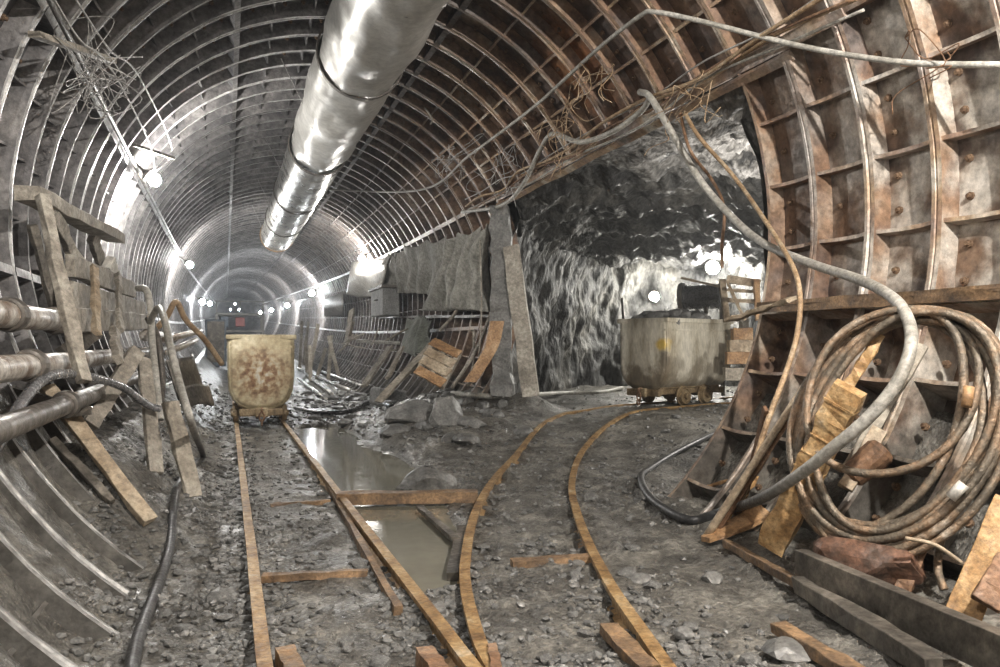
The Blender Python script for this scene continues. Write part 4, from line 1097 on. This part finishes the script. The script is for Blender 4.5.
# hoses on the left
cable('wall_hose', [zc(150, 322, 8.8), zc(158, 308, 8.6), zc(164, 318, 8.2), zc(170, 345, 7.8), zc(180, 385, 7.5), zc(192, 425, 7.3), gp(203, 458, .035), gp(196, 468, .035), gp(182, 482, .035), gp(174, 505, .035), gp(170, 545, .035), gp(158, 590, .035), gp(142, 635, .035), gp(133, 668, .035), gp(128, 720, .035)],
      .036, 'hose_mud', 'long hose dropping by the left bracing, then black and snaking to the bottom edge', 'hose', seg=12)
cable('silver_cable', [zc(-30, 486, 4.2), zc(0, 442, 4.4), zc(18, 408, 4.7), zc(40, 382, 5.1), zc(60, 374, 5.5), zc(90, 377, 6.2), zc(122, 387, 7.), zc(148, 405, 7.4), zc(160, 409, 7.5)], .034, 'silver', 'shiny dark cable arching from the left edge over the leaning plank', 'cable', seg=12)
cable('wall_hose', [zc(138, 288, 9.5), zc(146, 290, 9.3), zc(150, 305, 9.2), zc(152, 340, 9.), zc(156, 380, 8.6), zc(160, 420, 8.4)], .04, 'hose', 'grey hose loop hanging at the right end of the board stack', 'hose')
cable('wall_hose', [zc(148, 318, 9.4), zc(158, 340, 9.3), zc(162, 380, 9.2), zc(160, 405, 9.)], .04, 'band', 'dark hose hanging right behind the grey hose loop', 'hose')
cable('bent_pipe', [zc(150, 335, 11), zc(166, 318, 11.), zc(176, 302, 11.), zc(186, 320, 11.2), zc(205, 340, 11.6), zc(222, 364, 12.)], .04, 'brownwire', 'brown bent pipe rising and falling beyond the hoses toward the front wagon', 'pipe')
for (a, b, lb) in (((164, 340), (200, 331), 'upper pale rod jutting from the left wall left of the front wagon'), ((168, 352), (196, 340), 'lower pale rod jutting from the left wall left of the front wagon')):
    mb = MB(); mb.tube(line(zc(*a, 12.), zc(*b, 14), 3), .05, 8); one('pale_rod', mb, M['pipe'], lb, 'rod')
mb = MB(); mb.grid(lambda s, t: zc(166+26*s+14*t, 360-6*s+44*t, 12.5+1.5*s)+V((.15*math.sin(PI*s), 0, 0)), 10, 12)
one('scrap_plate', mb, M['steel'], 'dark curved scrap plate leaning left of the front wagon', 'plate', solid=.03)
mb = MB(); mb.grid(lambda s, t: zc(178+30*s+6*t, 390-8*s+20*t, 12.2+1.2*s)+V((.1*math.sin(PI*s), 0, .05*math.sin(5*s))), 10, 8)
one('scrap_plate', mb, M['steel'], 'low dark scrap plate on the floor left of the front wagon', 'plate', solid=.03)

# ------------------------------------------------------------------ far end: machines and clutter
FZ = rise(60)
root = empty('work_gantry', (.9, 58, FZ), 'dark work gantry with a red cabinet far down the tunnel', 'gantry')
mb = MB()
for x in (-.6, 2.4):
    for y in (57, 60): mb.box((x, y, FZ+1.3), (.14, .14, 2.6))
for z in (1.4, 2.55): mb.box((.9, 58.5, FZ+z), (3.2, 3.2, .1))
for x in (-.6, .9, 2.4): mb.box((x, 57, FZ+3.), (.06, .06, .9))
mb.box((.9, 57, FZ+3.4), (3.2, .06, .06)); mb.build('frame', M['steel'], root)
mb = MB(); mb.box((.9, 56.8, FZ+2.0), (.6, .6, .6)); mb.build('cabinet', M['redpaint'], root, bevel=.04)
mb = MB(); mb.box((-.1, 56.9, FZ+2.0), (.5, .5, .7)); mb.build('control_box', M['bluepaint'], root, bevel=.04)
root = empty('steel_cabinet', (-.6, 40, rise(40)), 'tall blue-grey cabinet at the left wall behind the front wagon', 'cabinet')
mb = MB(); mb.box((-.45, 40, rise(40)+1.2), (.9, 1.2, 2.2)); mb.build('case', M['bluepaint'], root, bevel=.04)
mb = MB(); mb.box((-.45, 39.38, rise(40)+1.25), (.75, .04, 1.9)); mb.build('door', M['steel'], root, bevel=.01)
rd = random.Random(31)
for k in range(8):
    x = rd.uniform(3.1, 4.2); y = rd.uniform(30, 46); z = gz0(3.2, y)+rise(y)
    mb = MB(); mb.board((x, y, z), (x+rd.uniform(-.4, .6), y+rd.uniform(-.4, .6), z+rd.uniform(1.2, 2.6)), .14, .06, (0, -1, 0), 3, .01)
    one('clutter_pole', mb, M['wood'], 'one of the distant poles leaning on the right ribs', 'pole', 'distant poles by the right wall')
for k, (x, y) in enumerate(((.6, 120), (1.8, 122), (1.2, 118))):
    lamp((x, y, rise(y)+3.4+.8*(k == 2)), .13, 'bulb_blue', ['faint bluish lamp at the tunnel end, left of three', 'faint bluish lamp at the tunnel end, right of three', 'faint bluish lamp at the tunnel end, lower middle of three'][k] if False else ['faint bluish light at the far tunnel end, left of three', 'faint bluish light at the far tunnel end, right of three', 'faint bluish light at the far tunnel end, topmost of three'][k], 'bluish lamps at the tunnel end', (0, .3, 1))
LG = 'flood lamps along the tunnel walls'
for (y, x, z, nm) in ((13.65, -1.06, 4.09, 'dazzling lamp under the upper left wall, nearest of the left row'),
                      (27.2, -1.08, 4.04, 'bright lamp second from the camera in the left wall row'),
                      (46.5, -1.2, 3.85, 'bright lamp third along the left wall, just above the front wagon'),
                      (64., -1.15, 4.6, 'small far lamp, fourth along the left wall')):
    lamp((x, y, z), .095 if y < 40 else .14, 'bulb' if y < 40 else 'bulb_far', nm, LG, (-.75, 0, .65))
for (y, x, z, nm) in ((27.0, 4.31, 4.42, 'dazzling lamp on the right wall above the pale sheet beside the tarps'),
                      (45., 4.45, 4.35, 'bright lamp second along the right wall, past the curled panel'),
                      (62.5, 4.37, 4.5, 'far lamp third along the right wall'),
                      (83., 4.3, 5., 'distant small lamp fourth along the right wall'),
                      (108., 4.2, 5.7, 'most distant lamp of the right wall row')):
    lamp((x, y, z), .095 if y < 40 else .14, 'bulb' if y < 40 else 'bulb_far', nm, LG, (.8, 0, .6))
lamp(on_rock(655, 297, .5), .12, 'bulb_drift', 'round glaring lamp on the drift rock wall left of the drum fan', 'lamps in the side drift', (.3, .9, .2))
lamp(on_rock(714, 268, .8), .15, 'bulb_drift2', 'blinding lamp on the drift wall above the drum fan', 'lamps in the side drift', (.3, .9, .2))

def pl(name, loc, e, r, c=(1, .95, .88)):
    l = bpy.data.lights.new(name, 'POINT'); l.energy = e; l.shadow_soft_size = r; l.color = c
    o = bpy.data.objects.new(name, l); o.location = loc; col.objects.link(o); return o
pl('lamp_light_behind_right', (3.25, .6, 5.1), 1950, .06)
pl('lamp_light_behind_left', (-.85, 1.0, 4.3), 320, .1)
pl('fill_light_behind_far', (.9, -3.5, 3.2), 110, .3)  # unseen fill light behind the camera
pl('drift_light_near', (8.4, 9.9, 2.0), 330, .15)

w = bpy.data.worlds.new('World'); sc.world = w; w.use_nodes = True
w.node_tree.nodes['Background'].inputs[0].default_value = (.8, .9, 1, 1)
w.node_tree.nodes['Background'].inputs[1].default_value = .04

cam = bpy.data.cameras.new('camera'); co = bpy.data.objects.new('camera', cam); col.objects.link(co)
co.location = (0, 0, H); co.rotation_euler = (PI/2, 0, -TH)
cam.sensor_width = 36; cam.lens = 36*F/1000; cam.shift_y = (V0-333.5)/1000
cam.clip_start = .05; cam.clip_end = 400
sc.camera = co
sc.view_settings.view_transform = 'Standard'; sc.view_settings.look = 'None'
sc.view_settings.gamma = 1; sc.view_settings.use_curve_mapping = False; sc.view_settings.exposure = .3
vn = w.node_tree.nodes.new('ShaderNodeVolumeScatter'); vn.inputs['Density'].default_value = HAZE; vn.inputs['Anisotropy'].default_value = .7
vn.inputs['Color'].default_value = (.95, .97, 1, 1)
if HAZE: w.node_tree.links.new(vn.outputs[0], w.node_tree.nodes['World Output'].inputs['Volume'])
